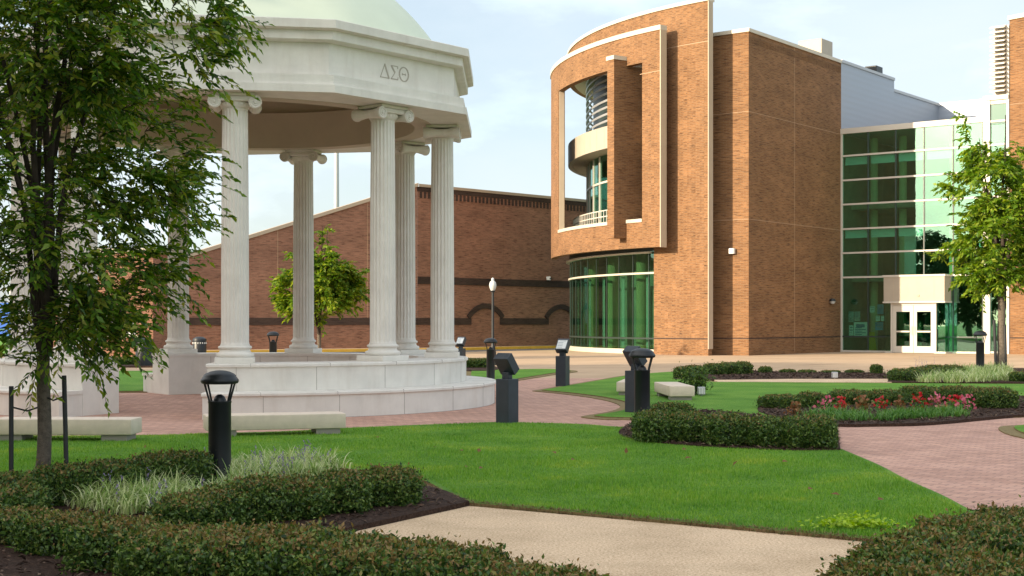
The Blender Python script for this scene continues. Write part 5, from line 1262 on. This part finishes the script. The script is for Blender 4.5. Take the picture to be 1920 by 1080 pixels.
# ------------------------------------------------------------------ trees
def tree(name, label, base, trunk_r, fork, top, targets, stems, stem_r, leaf_l, leaf_w, per_twig, lmat, bark, bark2=None, group=None, droop=.35, twigs=3, twig_len=.5, sides=8, seed=1, lean=(0, 0), tdir=1.0):
    rg = np.random.default_rng(seed); bx, by = base
    t = thing(name, (bx, by, 0), label, 'tree', group)
    m = MB()
    tz = np.linspace(0, fork, 8)
    tp = [(bx + lean[0] * (z / fork) ** 1.5 + .012 * math.sin(5 * z + seed), by + lean[1] * (z / fork), z + .03) for z in tz]
    m.tube(tp, [trunk_r * (1.35 if i == 0 else 1.08 if i == 1 else 1.0 - .18 * i / 7) for i in range(8)], 14)
    fx, fy = tp[-1][0], tp[-1][1]
    br = MB(); nodes = []
    for k in range(stems):
        ph = 2 * math.pi * k / stems + rg.uniform(-.3, .3); rr = stem_r * rg.uniform(.55, 1.1) if k else .12; tt = top * rg.uniform(.78, .97) if k else top * .98
        pts = []; z0 = fork - rg.uniform(0, .25) * fork * .3
        for q in range(10):
            u = q / 9; r = rr * (u ** 1.25); pts.append((fx + r * math.cos(ph) + .04 * math.sin(9 * u + k), fy + r * math.sin(ph) + .04 * math.cos(7 * u + k), z0 + (tt - z0) * u))
        r0 = trunk_r * rg.uniform(.40, .58) if k else trunk_r * .62
        br.tube(pts, [r0 * (1 - .88 * q / 9) + .004 for q in range(10)], sides)
        for q in range(1, 10): nodes.append((pts[q], r0 * (1 - .88 * q / 9) + .004))
    tg = targets(rg)
    order = np.argsort(np.hypot(tg[:, 0] - fx, tg[:, 1] - fy)); tg = tg[order]
    LPs, LAx, LN = [], [], []
    NP = np.array([n[0] for n in nodes]); NR = [n[1] for n in nodes]
    for p in tg:
        d = NP - p; pen = np.linalg.norm(d, axis=1) + np.maximum(0, d[:, 2] + .15) * 1.5
        j = int(np.argmin(pen)); a = NP[j]; v = p - a; dist = np.linalg.norm(v)
        if dist > .05:
            mid = a + v * .5 + np.array([0, 0, .12 * dist]) + rg.normal(size=3) * .05 * dist
            r0 = min(NR[j] * .7, .006 + .011 * dist * (trunk_r / .07) ** .5)
            pts = [a, a * .5 + mid * .5 + np.array([0, 0, .03 * dist]), mid, mid * .5 + p * .5 + np.array([0, 0, .02 * dist]), p]
            br.tube(pts, [r0, r0 * .85, r0 * .7, r0 * .5, r0 * .3], 5, cap=False)
            NP = np.vstack([NP, pts[2], pts[3]]); NR += [r0 * .7, r0 * .5]
        out = np.array([p[0] - fx, p[1] - fy, 0.0]); out /= max(np.linalg.norm(out), .05)
        for w in range(twigs):
            dv = out * tdir + rg.normal(size=3) * .65 + np.array([0, 0, .30 - droop * .4]); dv /= np.linalg.norm(dv); tl = twig_len * rg.uniform(.6, 1.3)
            s = np.linspace(0.08, 1, per_twig)[:, None]
            Q = p + dv * s * tl + np.array([0, 0, -1]) * (s ** 2) * tl * droop
            if per_twig > 6: br.tube([p, p + dv * tl * .5 - np.array([0, 0, .25 * tl * droop]), Q[-1]], [.004, .003, .0015], 3, cap=False)
            sgn = np.where(np.arange(per_twig) % 2, 1, -1)[:, None]; sv = np.cross(dv, [0, 0, 1]); sv /= max(np.linalg.norm(sv), .1)
            ax = dv * .75 + sv * sgn * .75 + np.array([0, 0, -.28 - droop * .5]) + rg.normal(size=(per_twig, 3)) * .22
            LPs.append(Q + unit(ax) * leaf_l * .5); LAx.append(ax); LN.append(np.array([0, 0, 1.0]) + rg.normal(size=(per_twig, 3)) * .5)
    tr = m.build('trunk', bark, t, smooth=60); br.build('branches', bark2 or bark, tr, smooth=60)
    P = np.concatenate(LPs); n = len(P); sc = .6 + .7 * rg.random(n)
    leaves('crown', P, np.concatenate(LAx), np.concatenate(LN), leaf_l * sc, leaf_w * sc, lmat, t)
    return t
def crown_fn(cx, cy, zs, rs, n, hollow=.35, clump=0, cr=.3, extra=None):
    def f(rg):
        zz = rg.uniform(zs[0], zs[-1], n * 3); rr = np.interp(zz, zs, rs); keep = rg.random(n * 3) < (rr / max(rs)) ** 1.3; zz, rr = zz[keep][:n], rr[keep][:n]
        k = len(zz); ph = rg.random(k) * 6.283; r = rr * np.sqrt(hollow ** 2 + (1 - hollow ** 2) * rg.random(k)) * (1 + .13 * np.sin(3 * ph + 2 * zz) + .1 * np.sin(5 * ph - 3 * zz))
        P = np.stack([cx + r * np.cos(ph), cy + r * np.sin(ph), zz], 1)
        if clump:
            c = P[rg.integers(0, k, clump)]; P = c[rg.integers(0, clump, k)] + rg.normal(size=(k, 3)) * cr
        if extra is not None: P = np.vstack([P, np.array(extra)])
        return P
    return f
NX, NY = G(80, 945)
tree('young_tree', 'near young tree with dark pointed leaves filling the upper left of the view', (NX, NY), .065, 1.42, 6.4,
     crown_fn(NX + .04, NY, [1.35, 1.7, 2.2, 2.8, 3.4, 4.2, 5.2, 6.4], [.30, .62, 1.05, 1.18, 1.12, 1.42, 1.40, .6], 930, .05, 290, .16), 9, 1.10, .086, .035, 15, TREE_DK, BARK, BARKD, None, .28, 4, .40, seed=5, lean=(.02, 0))
EX, EY = at(1878, 600, 45.0)[:2]
tree('young_tree', 'young sunlit tree staked in front of the glass entrance', (EX, EY), .135, 2.7, 8.3,
     crown_fn(EX - .15, EY, [2.7, 3.4, 4.3, 5.2, 6.2, 7.2], [.6, 1.3, 1.55, 1.45, 1.15, .45], 410, .15, 105, .19, [(EX - 1.0, EY, 7.4), (EX - 1.05, EY, 7.8), (EX - .95, EY, 7.1), (EX - .9, EY, 6.8), (EX - 1.1, EY, 8.1), (EX - .8, EY, 6.5), (EX + .5, EY, 7.0), (EX + .6, EY, 6.6)]), 7, .95, .19, .088, 10, TREE_MID, BARK, BARKD, None, .3, 4, .42, seed=11)
KX, KY = at(598, 600, 58.0)[:2]
tree('lime_tree', 'small yellow-green tree seen through the pavilion columns', (KX, KY), .09, 1.1, 5.6,
     crown_fn(KX, KY, [1.95, 2.4, 3.0, 3.7, 4.3], [.7, 1.25, 1.55, 1.35, .6], 360, .1, 110, .2, [(KX - .05, KY, 5.3), (KX + .05, KY, 5.0), (KX + .2, KY, 5.4), (KX, KY, 4.7), (KX + .3, KY, 4.6), (KX - .2, KY, 4.4)]), 6, .8, .19, .10, 10, TREE_LIME, BARK, BARKD, None, .25, 4, .40, seed=23)
# stakes
def stake(a, b, lab, r=.018, tie=None):
    t = thing('tree_stake', (a[0], a[1], 0), lab, 'stake', 'dark stakes beside the young trees')
    MB().tube([(a[0], a[1], .02), (b[0], b[1], b[2])], r, 8).build('post', STAKE, t, smooth=50)
    m = MB().tube([(b[0], b[1], b[2] - .18), (b[0] + (tie[0] - b[0]) * .5, b[1] + (tie[1] - b[1]) * .5, b[2] - .22), (tie[0], tie[1], b[2] - .18)], .008, 5); m.build('tie', BLACK, t)
def pz(px, py, Y): X, Yy, z = at(px, py, Y); return (X, Yy, z)
stake(pz(21, 945, 12.3)[:2], pz(21, 724, 12.3), 'dark stake at the far left of the near tree', .021, (NX, NY)); stake(pz(126, 946, 12.35)[:2], pz(120, 704, 12.35), 'slightly leaning dark stake right of the near tree trunk', .021, (NX, NY))
stake(pz(1868, 698, 44.9)[:2], pz(1864, 600, 44.9), 'thin dark stake left of the entrance tree trunk', .05, (EX, EY)); stake(pz(1886, 698, 44.9)[:2], pz(1884, 610, 44.9), 'thin dark stake right of the entrance tree trunk', .05, (EX, EY))

# unseen tall trees behind the viewpoint, placed to shade the lawn and pavilion
def cpt(a, c): return (.85 * a + .52 * c, .52 * a - .85 * c)
proto = None
row = [(-19 + random.uniform(-1.5, 1.5), c, random.uniform(.88, 1.0)) for c in np.arange(-40, 14, 4.8)] + [(-25 + random.uniform(-2, 2), c, 1.02) for c in np.arange(-37, 14, 6.0)] + [(-21 + random.uniform(-2, 2), c, random.uniform(.52, .68)) for c in np.arange(-84, -44, 3.8)]
for a, c, s in row:
    x, y = cpt(a, c)
    if proto is None:
        proto = tree('shade_tree', 'tall broad unseen tree in the row behind the viewpoint', (0, 0), .28, 3.0, 16.5, crown_fn(0, 0, [2.2, 4.5, 8, 12, 15, 16.5], [2.2, 3.9, 4.5, 4.0, 2.6, .8], 520, .1), 8, 2.8, .62, .36, 6, TREE_SH, BARK, BARKD, 'unseen shade trees behind the viewpoint', .2, 4, 1.0, seed=31)
        proto.location = (x, y, 0); proto.scale = (s, s, s)
    else: dup(proto, (x, y, 0), random.uniform(0, 6.28), None, (s, s, s))

# weeds in the front mulch
for px, py, n, lab in ((62, 1052, 26, 'small green weed in the front mulch near the corner'), (118, 1022, 18, 'smaller green weed just below the long front hedge')):
    x, y = G(px, py); t = thing('weed', (x, y, 0), lab, 'weed')
    P = np.stack([x + rng.normal(size=n) * .09, y + rng.normal(size=n) * .06, .075 + rng.random(n) * .04], 1)
    leaves('foliage', P, rng.normal(size=(n, 3)) * [1, .6, .3], rng.normal(size=(n, 3)) * .3 + [0, 0, 1], .085, .028, LIRIG, t)
    m = MB()
    for k in range(6): m.tube([(x, y, .06), (x + random.uniform(-.09, .09), y + random.uniform(-.06, .06), .09)], .003, 4)
    m.build('stems', LIRIG, t)
